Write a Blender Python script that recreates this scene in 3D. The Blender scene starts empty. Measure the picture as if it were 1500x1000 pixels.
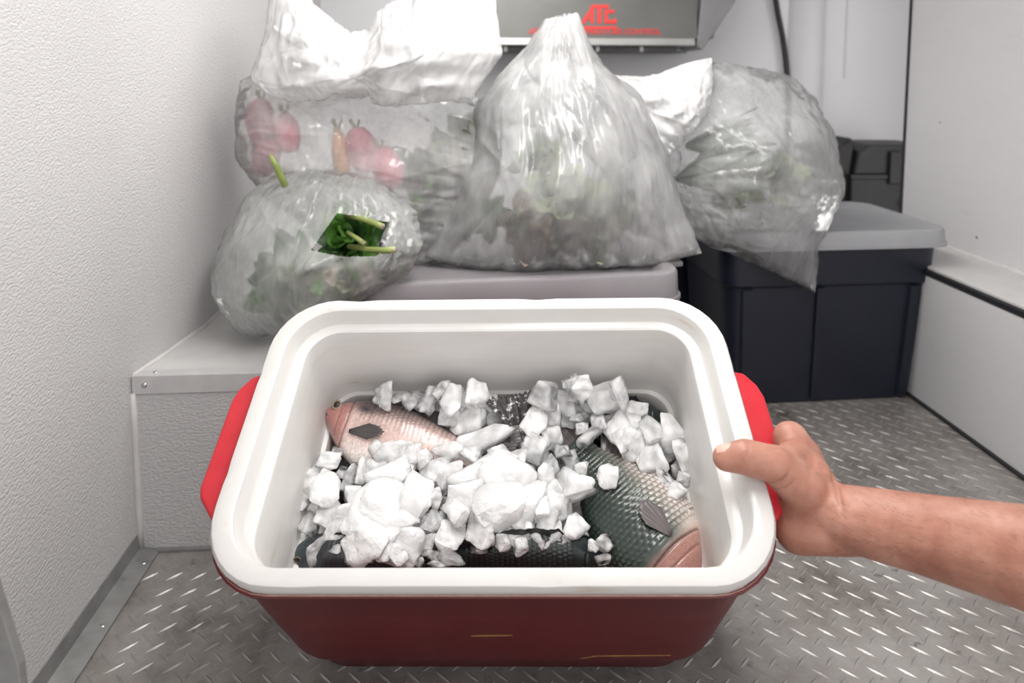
import bpy, bmesh, math, random
import numpy as np
from mathutils import Matrix, Vector

scene = bpy.context.scene
COL = scene.collection
R = math.radians

# ------------------------------------------------------------------ camera
cam = bpy.data.cameras.new('camera')
cam.lens = 24.0
cam.sensor_width = 36.0
cam.shift_y = -0.204
cam.clip_start = 0.02
cam.dof.use_dof = True
cam.dof.focus_distance = 0.93
cam.dof.aperture_fstop = 3.5
cam_o = bpy.data.objects.new('camera', cam)
COL.objects.link(cam_o)
cam_o.location = (0, 0, 0.82)
cam_o.rotation_euler = (R(90 - 5.0), 0, R(-3.8))
scene.camera = cam_o

# ------------------------------------------------------------------ world, light, exposure
world = bpy.data.worlds.new('overcast_sky')
scene.world = world
world.use_nodes = True
wb = world.node_tree.nodes['Background']
wb.inputs[0].default_value = (1.0, 0.97, 0.965, 1)
wb.inputs[1].default_value = 1.45
scene.view_settings.view_transform = 'Standard'
scene.view_settings.look = 'None'
scene.view_settings.gamma = 1.0
scene.view_settings.use_curve_mapping = False
scene.view_settings.exposure = 0.34
LAMP_POWER = 9.2
# light path limits, enough for two or three bag films and the ice
scene.cycles.max_bounces = 9
scene.cycles.diffuse_bounces = 4
scene.cycles.glossy_bounces = 3
scene.cycles.transmission_bounces = 8
scene.cycles.transparent_max_bounces = 10
scene.cycles.caustics_reflective = False
scene.cycles.blur_glossy = 0.5


# ------------------------------------------------------------------ materials
def nt(name):
    m = bpy.data.materials.new(name)
    m.use_nodes = True
    t = m.node_tree
    return m, t, t.nodes['Principled BSDF'], t.nodes['Material Output']


def node(t, typ, **kw):
    n = t.nodes.new(typ)
    for k, v in kw.items():
        if k.startswith('i_'):
            n.inputs[int(k[2:])].default_value = v
        else:
            setattr(n, k, v)
    return n


def coords(t, scale=(1, 1, 1), rot=(0, 0, 0)):
    tc = node(t, 'ShaderNodeTexCoord')
    mp = node(t, 'ShaderNodeMapping')
    mp.inputs['Scale'].default_value = scale
    mp.inputs['Rotation'].default_value = rot
    t.links.new(tc.outputs['Object'], mp.inputs[0])
    return mp.outputs[0]


def noise(t, vec, scale, detail=3, rough=0.55):
    n = node(t, 'ShaderNodeTexNoise')
    n.inputs['Scale'].default_value = scale
    n.inputs['Detail'].default_value = detail
    n.inputs['Roughness'].default_value = rough
    t.links.new(vec, n.inputs['Vector'])
    return n.outputs['Fac']


def ramp(t, fac, stops):
    r = node(t, 'ShaderNodeValToRGB')
    el = r.color_ramp.elements
    while len(el) < len(stops):
        el.new(0.5)
    for e, (p, c) in zip(el, stops):
        e.position = p
        e.color = c if len(c) == 4 else (*c, 1)
    t.links.new(fac, r.inputs[0])
    return r.outputs[0]


def bump(t, p, height, strength, dist=0.002):
    b = node(t, 'ShaderNodeBump')
    b.inputs['Strength'].default_value = strength
    b.inputs['Distance'].default_value = dist
    t.links.new(height, b.inputs['Height'])
    t.links.new(b.outputs[0], p.inputs['Normal'])
    return b


def simple(name, c1, c2, scale=20, rough=0.5, metal=0.0, bstr=0.1, bscale=None, spec=0.5, rough2=None, bdist=0.001):
    """two-tone noise material with fine relief"""
    m, t, p, o = nt(name)
    v = coords(t)
    f = noise(t, v, scale, 4)
    t.links.new(ramp(t, f, [(0.3, c1), (0.7, c2)]), p.inputs['Base Color'])
    p.inputs['Roughness'].default_value = rough
    if rough2 is not None:
        t.links.new(ramp(t, noise(t, v, scale * 1.7, 4), [(0.3, (rough,) * 3), (0.7, (rough2,) * 3)]), p.inputs['Roughness'])
    p.inputs['Metallic'].default_value = metal
    p.inputs['Specular IOR Level'].default_value = spec
    if bstr:
        bump(t, p, noise(t, v, bscale or scale * 12, 2), bstr, bdist)
    return m


def lin(r, g, b):
    f = lambda c: ((c / 255 + 0.055) / 1.055) ** 2.4 if c > 10 else c / 255 / 12.92
    return (f(r), f(g), f(b))


MAT = {}


def mat_frp():
    m, t, p, o = nt('pebbled_frp_panel')
    v = coords(t, (1, 1, 1.6))
    p.inputs['Roughness'].default_value = 0.42
    t.links.new(ramp(t, noise(t, coords(t), 3, 3), [(0.3, (0.5453, 0.5387, 0.5371)), (0.7, (0.574, 0.5674, 0.5658))]), p.inputs['Base Color'])
    vo = node(t, 'ShaderNodeTexVoronoi', feature='F1')
    vo.inputs['Scale'].default_value = 165
    wv = noise(t, v, 60, 2)
    mx = node(t, 'ShaderNodeMixRGB', blend_type='ADD')
    mx.inputs[0].default_value = 0.012
    t.links.new(v, mx.inputs[1])
    t.links.new(wv, mx.inputs[2])
    t.links.new(mx.outputs[0], vo.inputs['Vector'])
    bump(t, p, vo.outputs['Distance'], 0.42, -0.0026)
    return m


def mat_panel():
    m, t, p, o = nt('white_painted_panel')
    v = coords(t)
    sc = noise(t, coords(t, (1, 2, 5)), 5, 4, .7)
    t.links.new(ramp(t, sc, [(0.22, (0.5544, 0.5544, 0.5628)), (0.36, (0.6384, 0.6342, 0.6426)), (0.8, (0.6636, 0.6594, 0.6678))]), p.inputs['Base Color'])
    p.inputs['Roughness'].default_value = 0.38
    bump(t, p, noise(t, v, 90, 3), 0.06)
    return m


def mat_floor(name='diamond_plate_aluminium', lug=False):
    m, t, p, o = nt(name)
    v = coords(t)
    n1 = noise(t, v, 5.5, 6, .68)
    base = ramp(t, n1, [(0.30, (0.132, 0.1144, 0.1012)), (0.45, (0.2992, 0.2772, 0.2596)), (0.62, (0.4312, 0.4092, 0.3916)), (0.8, (0.4928, 0.4752, 0.4576))])
    if lug:
        base = ramp(t, n1, [(0.3, (0.264, 0.2464, 0.2332)), (0.7, (0.4576, 0.4444, 0.4312))])
    # rusty / muddy specks
    n2 = noise(t, v, 38, 4, .7)
    speck = ramp(t, n2, [(0.60, (0, 0, 0)), (0.70, (1, 1, 1))])
    mx = node(t, 'ShaderNodeMixRGB')
    ml = node(t, 'ShaderNodeMath', operation='MULTIPLY')
    ml.inputs[1].default_value = 0.0 if lug else 0.55
    t.links.new(speck, ml.inputs[0])
    t.links.new(ml.outputs[0], mx.inputs[0])
    t.links.new(base, mx.inputs[1])
    mx.inputs[2].default_value = (.075, .055, .04, 1)
    t.links.new(mx.outputs[0], p.inputs['Base Color'])
    p.inputs['Metallic'].default_value = 0.5 if lug else 0.5
    t.links.new(ramp(t, n1, [(0.3, (.62,) * 3), (0.75, (.36,) * 3)]), p.inputs['Roughness'])
    if lug:
        p.inputs['Roughness'].default_value = .40
        for l in list(p.inputs['Roughness'].links):
            t.links.remove(l)
    bump(t, p, noise(t, v, 240, 3), 0.16, 0.001)
    return m


def mat_film(name, haze=0.42, edge=0.5, tint=(.985, .985, .985)):
    """hazy polythene: part clear, part scattering, glossy, crinkled"""
    m, t, p, o = nt(name)
    t.nodes.remove(p)
    v = coords(t)
    dif = node(t, 'ShaderNodeBsdfDiffuse')
    dif.inputs[0].default_value = (*tint, 1)
    trl = node(t, 'ShaderNodeBsdfTranslucent')
    trl.inputs[0].default_value = (*tint, 1)
    a = node(t, 'ShaderNodeMixShader')
    a.inputs[0].default_value = 0.36
    t.links.new(dif.outputs[0], a.inputs[1])
    t.links.new(trl.outputs[0], a.inputs[2])
    tr = node(t, 'ShaderNodeBsdfTransparent')
    tr.inputs[0].default_value = (.98, .985, .985, 1)
    lw = node(t, 'ShaderNodeLayerWeight')
    lw.inputs[0].default_value = 0.35
    n1 = noise(t, coords(t, (1.5, 1, .6), (0, .45, 0)), 10, 3, .6)
    hz = ramp(t, n1, [(0.34, (haze * .62,) * 3), (0.50, (haze,) * 3), (0.66, (min(1, haze * 1.4),) * 3)])
    ad = node(t, 'ShaderNodeMath', operation='MULTIPLY_ADD', use_clamp=True)
    t.links.new(lw.outputs['Facing'], ad.inputs[0])
    ad.inputs[1].default_value = edge
    t.links.new(hz, ad.inputs[2])
    b = node(t, 'ShaderNodeMixShader')
    t.links.new(ad.outputs[0], b.inputs[0])
    t.links.new(tr.outputs[0], b.inputs[1])
    t.links.new(a.outputs[0], b.inputs[2])
    gl = node(t, 'ShaderNodeBsdfGlossy')
    gl.inputs['Roughness'].default_value = 0.16
    fr = node(t, 'ShaderNodeFresnel')
    fr.inputs[0].default_value = 1.45
    c = node(t, 'ShaderNodeMixShader')
    t.links.new(fr.outputs[0], c.inputs[0])
    t.links.new(b.outputs[0], c.inputs[1])
    t.links.new(gl.outputs[0], c.inputs[2])
    bp = node(t, 'ShaderNodeBump')
    bp.inputs['Strength'].default_value = 0.5
    bp.inputs['Distance'].default_value = 0.005
    cr = node(t, 'ShaderNodeTexNoise', noise_type='RIDGED_MULTIFRACTAL') if hasattr(bpy.types.ShaderNodeTexNoise, 'noise_type') else node(t, 'ShaderNodeTexNoise')
    cr.inputs['Scale'].default_value = 11
    cr.inputs['Detail'].default_value = 2.5
    t.links.new(coords(t, (1.6, 1, .55), (0, .5, 0)), cr.inputs['Vector'])
    t.links.new(cr.outputs['Fac'], bp.inputs['Height'])
    t.links.new(bp.outputs[0], gl.inputs['Normal'])
    t.links.new(bp.outputs[0], fr.inputs['Normal'])
    t.links.new(c.outputs[0], o.inputs[0])
    return m


def mat_ice(name, clear, rough, scale=1.3, sss=.7):
    """ice: glassy where clear, milky scattering where full of bubbles and frost"""
    m, t, p, o = nt(name)
    v = coords(t)
    gl = node(t, 'ShaderNodeBsdfGlass')
    gl.inputs['Color'].default_value = (.985, .99, .995, 1)
    gl.inputs['Roughness'].default_value = rough
    gl.inputs['IOR'].default_value = 1.31
    p.inputs['Base Color'].default_value = (.985, .988, .99, 1)
    p.inputs['Subsurface Weight'].default_value = sss
    p.inputs['Subsurface Radius'].default_value = (1, 1, 1)
    p.inputs['Subsurface Scale'].default_value = .012
    p.inputs['Roughness'].default_value = rough + .1
    p.inputs['IOR'].default_value = 1.31
    f = ramp(t, noise(t, v, scale, 2, .5), [(.36, (max(0., clear - .45),) * 3), (.62, (min(1., clear + .3),) * 3)])
    mx = node(t, 'ShaderNodeMixShader')
    t.links.new(f, mx.inputs[0])
    t.links.new(p.outputs[0], mx.inputs[1])
    t.links.new(gl.outputs[0], mx.inputs[2])
    bp = node(t, 'ShaderNodeBump')
    bp.inputs['Strength'].default_value = .22
    bp.inputs['Distance'].default_value = .05
    t.links.new(noise(t, v, 3.2, 4, .5), bp.inputs['Height'])
    for s in (gl, p):
        t.links.new(bp.outputs[0], s.inputs['Normal'])
    t.links.new(mx.outputs[0], o.inputs[0])
    return m


def mat_vcol(name, rough=0.4, spec=0.5, coat=0.0, bstr=0.0, bscale=400, frost=0.0, sss=0.0):
    """colour from the 'tone' attribute (the animal's own markings), with optional ice crystals"""
    m, t, p, o = nt(name)
    at = node(t, 'ShaderNodeAttribute', attribute_name='tone')
    col = at.outputs['Color']
    v = coords(t)
    if frost:
        f = ramp(t, noise(t, v, 95, 6, .75), [(0.56 - .1 * frost, (0, 0, 0)), (0.62 - .1 * frost, (1, 1, 1))])
        mx = node(t, 'ShaderNodeMixRGB')
        t.links.new(f, mx.inputs[0])
        t.links.new(col, mx.inputs[1])
        mx.inputs[2].default_value = (.8, .8, .8, 1)
        col = mx.outputs[0]
    t.links.new(col, p.inputs['Base Color'])
    p.inputs['Roughness'].default_value = rough
    p.inputs['Specular IOR Level'].default_value = spec
    p.inputs['Coat Weight'].default_value = coat
    p.inputs['Coat Roughness'].default_value = 0.15
    if sss:
        p.inputs['Subsurface Weight'].default_value = sss
        p.inputs['Subsurface Radius'].default_value = (.012, .004, .002)
        p.inputs['Subsurface Scale'].default_value = 0.6
    if bstr:
        bump(t, p, noise(t, v, bscale, 4), bstr, 0.001)
    return m


def mat_skin():
    m, t, p, o = nt('skin')
    v = coords(t)
    f = noise(t, v, 26, 5, .6)
    t.links.new(ramp(t, f, [(0.28, (0.297, 0.117, 0.0792)), (0.5, (0.396, 0.1845, 0.1305)), (0.75, (0.486, 0.2565, 0.1935))]), p.inputs['Base Color'])
    p.inputs['Roughness'].default_value = 0.5
    p.inputs['Subsurface Weight'].default_value = 0.12
    p.inputs['Subsurface Radius'].default_value = (0.009, 0.0036, 0.0018)
    p.inputs['Subsurface Scale'].default_value = 0.5
    bump(t, p, noise(t, coords(t, (1, 1, 2.2)), 190, 4), 0.28, 0.0012)
    return m


MAT['frp'] = mat_frp()
MAT['panel'] = mat_panel()
MAT['ledge'] = simple('white_ledge_paint', (0.5544, 0.546, 0.5376), (0.6216, 0.6132, 0.6048), 14, .42, bstr=.1, bscale=200)
MAT['caulk'] = simple('white_caulk', (0.5848, 0.5676, 0.5504), (0.6708, 0.6536, 0.6364), 30, .6)
MAT['floor'] = mat_floor()
MAT['lug'] = mat_floor('worn_tread_lugs', True)
MAT['galv'] = simple('galvanised_strip', (0.2236, 0.2236, 0.2193), (0.3268, 0.3268, 0.3225), 30, .5, .55, .15, 300, rough2=.65)
MAT['alu'] = simple('aluminium_angle', (0.5808, 0.572, 0.572), (0.6512, 0.6424, 0.6424), 40, .38, .25, .08, 300)
MAT['screw'] = simple('screw_steel', (.5, .5, .5), (.62, .62, .62), 300, .3, 1.0, 0)
MAT['rubber'] = simple('black_rubber', (.012, .013, .016), (.022, .023, .027), 40, .55)
MAT['unit'] = simple('brushed_evaporator_metal', (0.1403, 0.1403, 0.1318), (0.17, 0.17, 0.1598), 8, .45, .3, .08, 200)
MAT['unit_lip'] = simple('evaporator_lip', (0.391, 0.391, 0.3825), (0.442, 0.442, 0.4335), 10, .4, .3, 0)
MAT['unit_side'] = simple('evaporator_side_plastic', (0.2125, 0.2125, 0.2167), (0.2465, 0.2465, 0.2507), 10, .45, 0, 0)
MAT['unit_dark'] = simple('evaporator_vent_dark', (.05, .05, .05), (.09, .09, .085), 30, .6, 0, 0)
MAT['logo'] = simple('red_logo_print', lin(222, 52, 48), lin(228, 62, 58), 30, .45, 0, 0)
MAT['grey_wall'] = simple('grey_van_panel', (0.72, 0.72, 0.738), (0.756, 0.756, 0.774), 4, .4, 0, .05)
MAT['pillar'] = simple('grey_van_pillar', (0.594, 0.594, 0.612), (0.648, 0.648, 0.666), 4, .4, 0, .05)
MAT['bin'] = simple('navy_bin_plastic', (0.0056, 0.008, 0.0176), (0.0096, 0.012, 0.0248), 14, .42, 0, .12, 500)
MAT['lid'] = simple('grey_lid_plastic', (0.252, 0.2352, 0.2478), (0.2898, 0.273, 0.2856), 9, .40, 0, .06, 300)
MAT['lid2'] = simple('cool_grey_lid_plastic', (0.3108, 0.3192, 0.336), (0.3612, 0.3654, 0.378), 9, .40, 0, .06, 300)
MAT['case'] = simple('black_case_plastic', (0.0085, 0.0085, 0.0093), (0.0153, 0.0153, 0.0161), 20, .5, 0, .1, 300)
MAT['shell'] = simple('shade_darkened_red_plastic', (0.0943, 0.0033, 0.0066), (0.1189, 0.0049, 0.009), 8, .42, 0, .22, 620, bdist=.0007)  # red darkened in the base colour to keep the front in shade
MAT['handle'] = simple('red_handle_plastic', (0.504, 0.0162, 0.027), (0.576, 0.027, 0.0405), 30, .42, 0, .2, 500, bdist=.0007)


def mat_liner():
    m, t, p, o = nt('white_liner_plastic')
    v = coords(t)
    st = noise(t, coords(t, (1, 1, 6)), 7, 4, .7)
    t.links.new(ramp(t, st, [(0.24, (0.4988, 0.43, 0.3612)), (0.36, (0.602, 0.5891, 0.5676)), (0.7, (0.6364, 0.6278, 0.6149))]), p.inputs['Base Color'])
    p.inputs['Roughness'].default_value = 0.28
    bump(t, p, noise(t, v, 14, 3), 0.12, .004)
    return m


MAT['liner'] = mat_liner()
MAT['scuff'] = simple('ochre_scuff', (.20, .10, .03), (.28, .15, .05), 200, .6, 0, 0)
MAT['film'] = mat_film('hazy_bag_film', .29, .26)
MAT['film_fold'] = mat_film('gathered_bag_film', .50, .3)
MAT['film_right'] = mat_film('clearer_bag_film', .25, .25)
MAT['seam'] = simple('tan_rim_seam', (.42, .31, .22), (.62, .52, .42), 60, .5, 0, .1)
MAT['film_left'] = mat_film('cloudier_bag_film', .34, .26)
MAT['film_white'] = mat_film('layered_bag_film', .78, .25)
MAT['film_small'] = mat_film('thin_bag_film', .31, .3, (.92, .94, .92))
MAT['ice_c'] = mat_ice('clear_ice', .74, .02)
MAT['ice_w'] = mat_ice('cloudy_ice', .40, .04)
MAT['ice_f'] = mat_ice('frosty_ice', .05, .16)
MAT['fish'] = mat_vcol('fish_skin', .33, .5, .45, .12)
MAT['fish_frost'] = mat_vcol('fish_skin_with_ice_crystals', .4, .5, .3, .12, frost=.2)
MAT['fin'] = mat_vcol('fin_membrane', .4, .5, .2, .1)
MAT['fin_frost'] = mat_vcol('fin_with_ice_crystals', .4, .5, .2, .1, frost=.1)
MAT['eye'] = simple('fish_eye', (.01, .01, .012), (.03, .03, .03), 30, .08, 0, 0)
MAT['eye_ring'] = simple('fish_iris', (.25, .20, .14), (.35, .28, .2), 300, .2, .2, 0)
MAT['skin'] = mat_skin()
MAT['nail'] = simple('thumb_nail', (.56, .31, .245), (.62, .37, .30), 60, .4, 0, 0)
MAT['hair'] = simple('arm_hair', (.05, .028, .016), (.09, .05, .03), 60, .5, 0, 0)


def mat_leaf(name, a, b, rough=.45):
    m, t, p, o = nt(name)
    v = coords(t)
    f = noise(t, v, 14, 4)
    t.links.new(ramp(t, f, [(0.3, a), (0.7, b)]), p.inputs['Base Color'])
    p.inputs['Roughness'].default_value = rough
    bump(t, p, noise(t, coords(t, (1, 3, 1)), 40, 3), .4, .003)
    return m


MAT['leaf'] = mat_leaf('green_leaf', (.05, .16, .022), (.14, .33, .06), .33)
MAT['leaf_dark'] = mat_leaf('dark_green_leaf', (.02, .06, .018), (.06, .14, .04))
MAT['leaf_pale'] = mat_leaf('pale_lettuce_leaf', (.26, .32, .17), (.50, .55, .38))
MAT['leaf_mauve'] = mat_leaf('mauve_lettuce_leaf', (.27, .17, .16), (.48, .40, .31))
MAT['leaf_grey'] = mat_leaf('grey_green_leaf', (.15, .18, .155), (.36, .40, .35))
MAT['stem'] = mat_leaf('cut_stem', (.19, .25, .06), (.33, .38, .13), .4)
MAT['pink'] = simple('pink_root_skin', (.72, .16, .24), (.84, .30, .37), 20, .4, 0, .1)
MAT['peach'] = simple('peach_root_skin', (.80, .36, .14), (.85, .48, .24), 20, .4, 0, .1)


# ------------------------------------------------------------------ measured layout (metres in the van)
ICE = [  # x, depth, height in the cooler (mm), width, length, kind
 (-242,194,201,43,25,"w"), (-209,171,195,27,38,"c"), (-185,178,201,27,43,"w"), (-260,161,201,42,42,"w"), (-236,151,209,42,51,"f"), (-224,120,201,44,36,"w"), (-252,109,195,27,34,"c"), (-207,126,195,23,27,"c"),
 (-232,84,195,31,44,"c"), (-212,102,201,38,38,"w"), (-211,82,195,32,32,"c"), (-189,67,195,24,17,"c"), (-147,174,207,81,56,"f"), (-138,166,204,41,34,"w"), (-141,157,214,40,27,"f"), (-172,179,201,34,31,"w"),
 (-154,130,207,95,66,"f"), (-138,135,208,39,40,"f"), (-133,145,215,46,31,"f"), (-187,117,209,51,31,"f"), (-160,85,207,70,52,"f"), (-136,87,201,35,25,"w"), (-135,89,209,27,27,"f"), (-168,76,202,33,28,"w"),
 (-120,80,207,55,50,"f"), (-125,68,211,25,25,"f"), (-133,87,214,29,31,"f"), (-138,70,211,24,27,"f"), (-114,130,209,51,76,"f"), (-177,107,209,45,62,"f"), (-146,203,201,60,37,"w"), (-164,205,201,43,33,"w"),
 (-123,200,201,39,34,"w"), (-104,109,195,20,32,"c"), (-90,107,195,32,34,"c"), (-89,86,195,32,25,"c"), (-114,71,195,23,21,"c"), (-97,65,195,17,14,"c"), (-81,71,195,23,19,"c"), (-127,278,208,27,31,"c"),
 (-105,274,220,22,41,"c"), (-71,271,228,42,48,"w"), (-75,257,201,36,36,"w"), (-31,272,243,36,46,"w"), (-50,276,199,35,35,"c"), (-42,248,201,62,40,"w"), (-15,220,201,83,41,"w"), (-74,211,201,51,29,"w"),
 (66,272,236,46,46,"c"), (54,245,209,42,44,"f"), (84,258,201,32,40,"w"), (77,230,201,36,36,"w"), (51,213,201,39,39,"w"), (69,184,195,36,38,"c"), (-83,177,201,53,40,"w"), (-110,194,201,33,25,"w"),
 (-28,175,207,100,54,"f"), (-12,168,214,54,25,"f"), (5,182,208,44,29,"f"), (-9,163,209,52,24,"f"), (14,162,207,74,66,"f"), (15,172,203,30,33,"w"), (4,169,213,31,30,"f"), (3,166,203,37,30,"w"),
 (-36,137,207,68,57,"f"), (-41,147,212,33,34,"f"), (-52,115,214,32,33,"f"), (-54,128,208,36,32,"f"), (6,124,207,79,60,"f"), (2,137,214,41,30,"f"), (13,140,205,37,38,"w"), (5,131,214,35,28,"f"),
 (-21,99,201,46,41,"w"), (36,139,209,42,64,"f"), (-66,168,201,47,47,"w"), (-87,110,195,36,36,"c"), (-62,94,201,39,41,"w"), (-92,83,195,32,22,"c"), (30,99,201,37,37,"w"), (31,83,201,30,24,"w"),
 (66,95,201,32,39,"w"), (-61,71,195,43,21,"c"), (-75,62,195,26,12,"c"), (73,145,201,39,46,"w"), (95,274,210,43,41,"c"), (123,276,247,42,34,"w"), (154,271,219,61,48,"w"), (176,270,243,34,50,"c"),
 (115,272,195,41,31,"c"), (144,247,201,26,30,"w"), (112,257,201,22,16,"w"), (204,268,201,37,30,"w"), (184,230,207,60,58,"f"), (187,245,208,32,36,"f"), (171,215,213,31,29,"f"), (188,215,214,26,33,"f"),
 (195,210,201,43,43,"w"), (211,192,201,50,55,"w"), (249,232,201,53,53,"w"), (255,199,201,35,50,"w"), (225,225,201,49,49,"w"), (229,174,201,30,32,"w"), (222,159,195,32,26,"c"), (238,150,201,33,28,"w"),
 (254,168,195,26,24,"c"), (246,119,201,18,20,"w"), (244,136,195,16,16,"c"), (234,132,195,15,13,"c"), (107,152,201,54,50,"w"), (77,133,201,49,49,"w"), (100,106,201,37,34,"w"), (67,114,201,36,36,"w"),
 (88,90,195,44,26,"c"), (34,110,201,41,32,"w"), (137,84,195,26,28,"c"), (122,82,201,16,16,"w"), (136,68,195,24,12,"c"), (149,166,209,32,32,"f"), (132,229,195,55,22,"c"), (118,240,201,22,18,"w"),
 (-165,274,235,36,40,"c"), (-133,278,212,31,31,"c"), (-106,275,215,24,39,"c"), (-138,207,201,29,23,"w"), (-1,199,201,39,29,"w"), (30,194,201,33,27,"w"), (104,281,252,30,22,"c"), (-87,280,239,30,26,"c"),
 (-239,137,201,33,31,"w"), (-267,137,201,22,28,"w"), (-194,141,201,31,33,"w"), (-130,67,209,43,22,"f"), (50,85,201,26,23,"w"), (11,89,201,30,23,"w"), (-25,82,195,26,18,"c"), (204,250,195,40,30,"c"),
 (-40,207,201,39,27,"w"), (91,207,195,29,25,"c"), (-222,181,195,15,19,"c"), (-204,203,195,20,14,"c"), (-233,211,195,20,14,"c"), (262,189,195,21,25,"c"), (241,104,195,12,14,"c"), (259,229,195,30,30,"c"),
 (66,168,201,32,34,"w"), (55,128,209,33,36,"f"), (-82,141,201,28,28,"w"), (-177,282,212,32,27,"w"), (-147,282,212,29,27,"c"), (-120,281,205,32,29,"w"), (-92,280,188,36,32,"c"), (-68,278,183,38,32,"w"),
 (-34,273,183,42,36,"w"), (-7,267,183,36,32,"w"), (69,275,183,42,36,"c"), (100,266,183,38,32,"w"), (129,279,183,42,34,"w"), (157,263,183,40,32,"w"), (184,272,183,38,34,"c"), (85,280,189,38,32,"w"),
 (115,281,217,36,29,"c"), (-23,280,202,38,32,"w"), (-54,282,209,32,27,"w"), (136,280,200,38,32,"w"), (173,281,183,36,29,"w"), (205,246,183,32,27,"w"), (-93,237,183,36,29,"w"), (-63,241,183,38,32,"w"),
 (37,186,183,38,36,"w"), (57,208,183,36,34,"w"), (96,196,183,38,34,"c"), (115,186,183,32,29,"w"), (-264,187,183,32,29,"c"), (-271,159,183,29,32,"w"), (-226,105,183,38,36,"w"), (-201,93,183,36,32,"w"),
 (-103,140,183,36,36,"c"), (-82,122,183,36,36,"w"), (-117,105,183,38,34,"w"), (-55,122,183,42,38,"w"), (46,122,183,38,36,"w"), (83,122,183,38,36,"c"), (239,215,183,38,36,"w"), (258,185,183,29,29,"w"),
 (220,185,183,36,32,"w"), (241,144,183,27,25,"w"), (198,235,183,42,36,"w"), (176,257,183,38,32,"w"), (-173,227,183,36,27,"w"), (-190,212,183,32,25,"c"), (-132,222,183,36,25,"w"), (-102,227,183,32,25,"w")]
SMALL = dict(b=[(-.437,1.300,.325),(-.384,1.270,.326),(-.292,1.230,.36),(-.204,1.220,.403),(-.108,1.230,.453)], r=[(-.108,1.230,.453),(-.081,1.260,.498),(-.099,1.320,.551),(-.149,1.360,.587)], t=[(-.39,1.380,.614),(-.348,1.385,.624),(-.28,1.385,.626),(-.204,1.375,.616),(-.149,1.360,.587)], l=[(-.437,1.300,.325),(-.499,1.330,.393),(-.491,1.350,.468),(-.441,1.370,.572),(-.39,1.380,.614)])
LEFT = dict(b=[(-.436,1.490,.55),(-.311,1.450,.468),(-.18,1.430,.419),(-.064,1.410,.413)], r=[(-.064,1.410,.413),(.023,1.450,.492),(.076,1.490,.605),(.059,1.530,.754)], t=[(-.48,1.490,.803),(-.413,1.500,.837),(-.186,1.530,.815),(.059,1.530,.754)], l=[(-.436,1.490,.55),(-.482,1.470,.628),(-.492,1.480,.714),(-.48,1.490,.803)])
MID = dict(b=[(-.103,1.400,.442),(-.035,1.380,.425),(.049,1.370,.413),(.245,1.360,.414),(.385,1.350,.428),(.48,1.345,.451)], r=[(.48,1.345,.451),(.455,1.400,.541),(.427,1.450,.649),(.386,1.500,.766),(.302,1.530,.836),(.276,1.545,.895),(.253,1.550,.956)], t=[(.18,1.550,.941),(.214,1.550,.95),(.253,1.550,.956)], l=[(-.103,1.400,.442),(-.053,1.430,.535),(.009,1.460,.647),(.016,1.500,.748),(.076,1.530,.815),(.118,1.545,.855),(.18,1.550,.941)])
MID_FOLD = dict(b=[(.013,1.470,.675),(.113,1.480,.711),(.224,1.470,.681),(.302,1.440,.592),(.368,1.400,.491),(.431,1.365,.459)], r=[(.431,1.365,.459),(.429,1.400,.542),(.412,1.450,.645),(.371,1.500,.759),(.293,1.530,.827),(.269,1.545,.892),(.25,1.550,.95)], t=[(.185,1.550,.936),(.216,1.550,.945),(.25,1.550,.95)], l=[(.013,1.470,.675),(.022,1.500,.745),(.08,1.530,.809),(.123,1.545,.848),(.185,1.550,.936)])
RIGHT = dict(b=[(.491,1.580,.419),(.552,1.540,.402),(.664,1.530,.364),(.746,1.525,.331),(.824,1.530,.301)], r=[(.824,1.530,.301),(.845,1.570,.403),(.937,1.640,.514),(.939,1.680,.631),(.901,1.710,.743),(.845,1.730,.809)], t=[(.473,1.720,.762),(.555,1.730,.814),(.639,1.740,.846),(.739,1.740,.835),(.845,1.730,.809)], l=[(.502,1.620,.438),(.46,1.660,.542),(.449,1.690,.659),(.473,1.720,.762)])
LEFT_MOUTH = dict(b=[(-.398,1.380,.778),(-.34,1.370,.762),(-.194,1.370,.775),(-.159,1.360,.754),(-.059,1.370,.761),(.012,1.390,.764)], r=[(.012,1.390,.764),(.044,1.410,.815),(.076,1.430,.86),(.066,1.480,.946),(.059,1.530,1.040)], t=[(-.413,1.510,1.032),(-.352,1.500,.989),(-.28,1.490,.931),(-.244,1.490,.899),(-.201,1.490,.914),(-.18,1.500,.955),(-.093,1.520,1.008),(.059,1.530,1.040)], l=[(-.398,1.380,.778),(-.435,1.410,.812),(-.417,1.460,.9),(-.413,1.510,1.032)])
RIGHT_MOUTH = dict(b=[(.397,1.550,.609),(.44,1.550,.618),(.504,1.560,.652),(.562,1.580,.715)], r=[(.562,1.580,.715),(.598,1.620,.79),(.604,1.650,.858)], t=[(.271,1.640,.844),(.36,1.650,.814),(.456,1.660,.811),(.541,1.660,.844),(.604,1.650,.858)], l=[(.397,1.550,.609),(.346,1.580,.687),(.306,1.610,.766),(.271,1.640,.844)])


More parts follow.
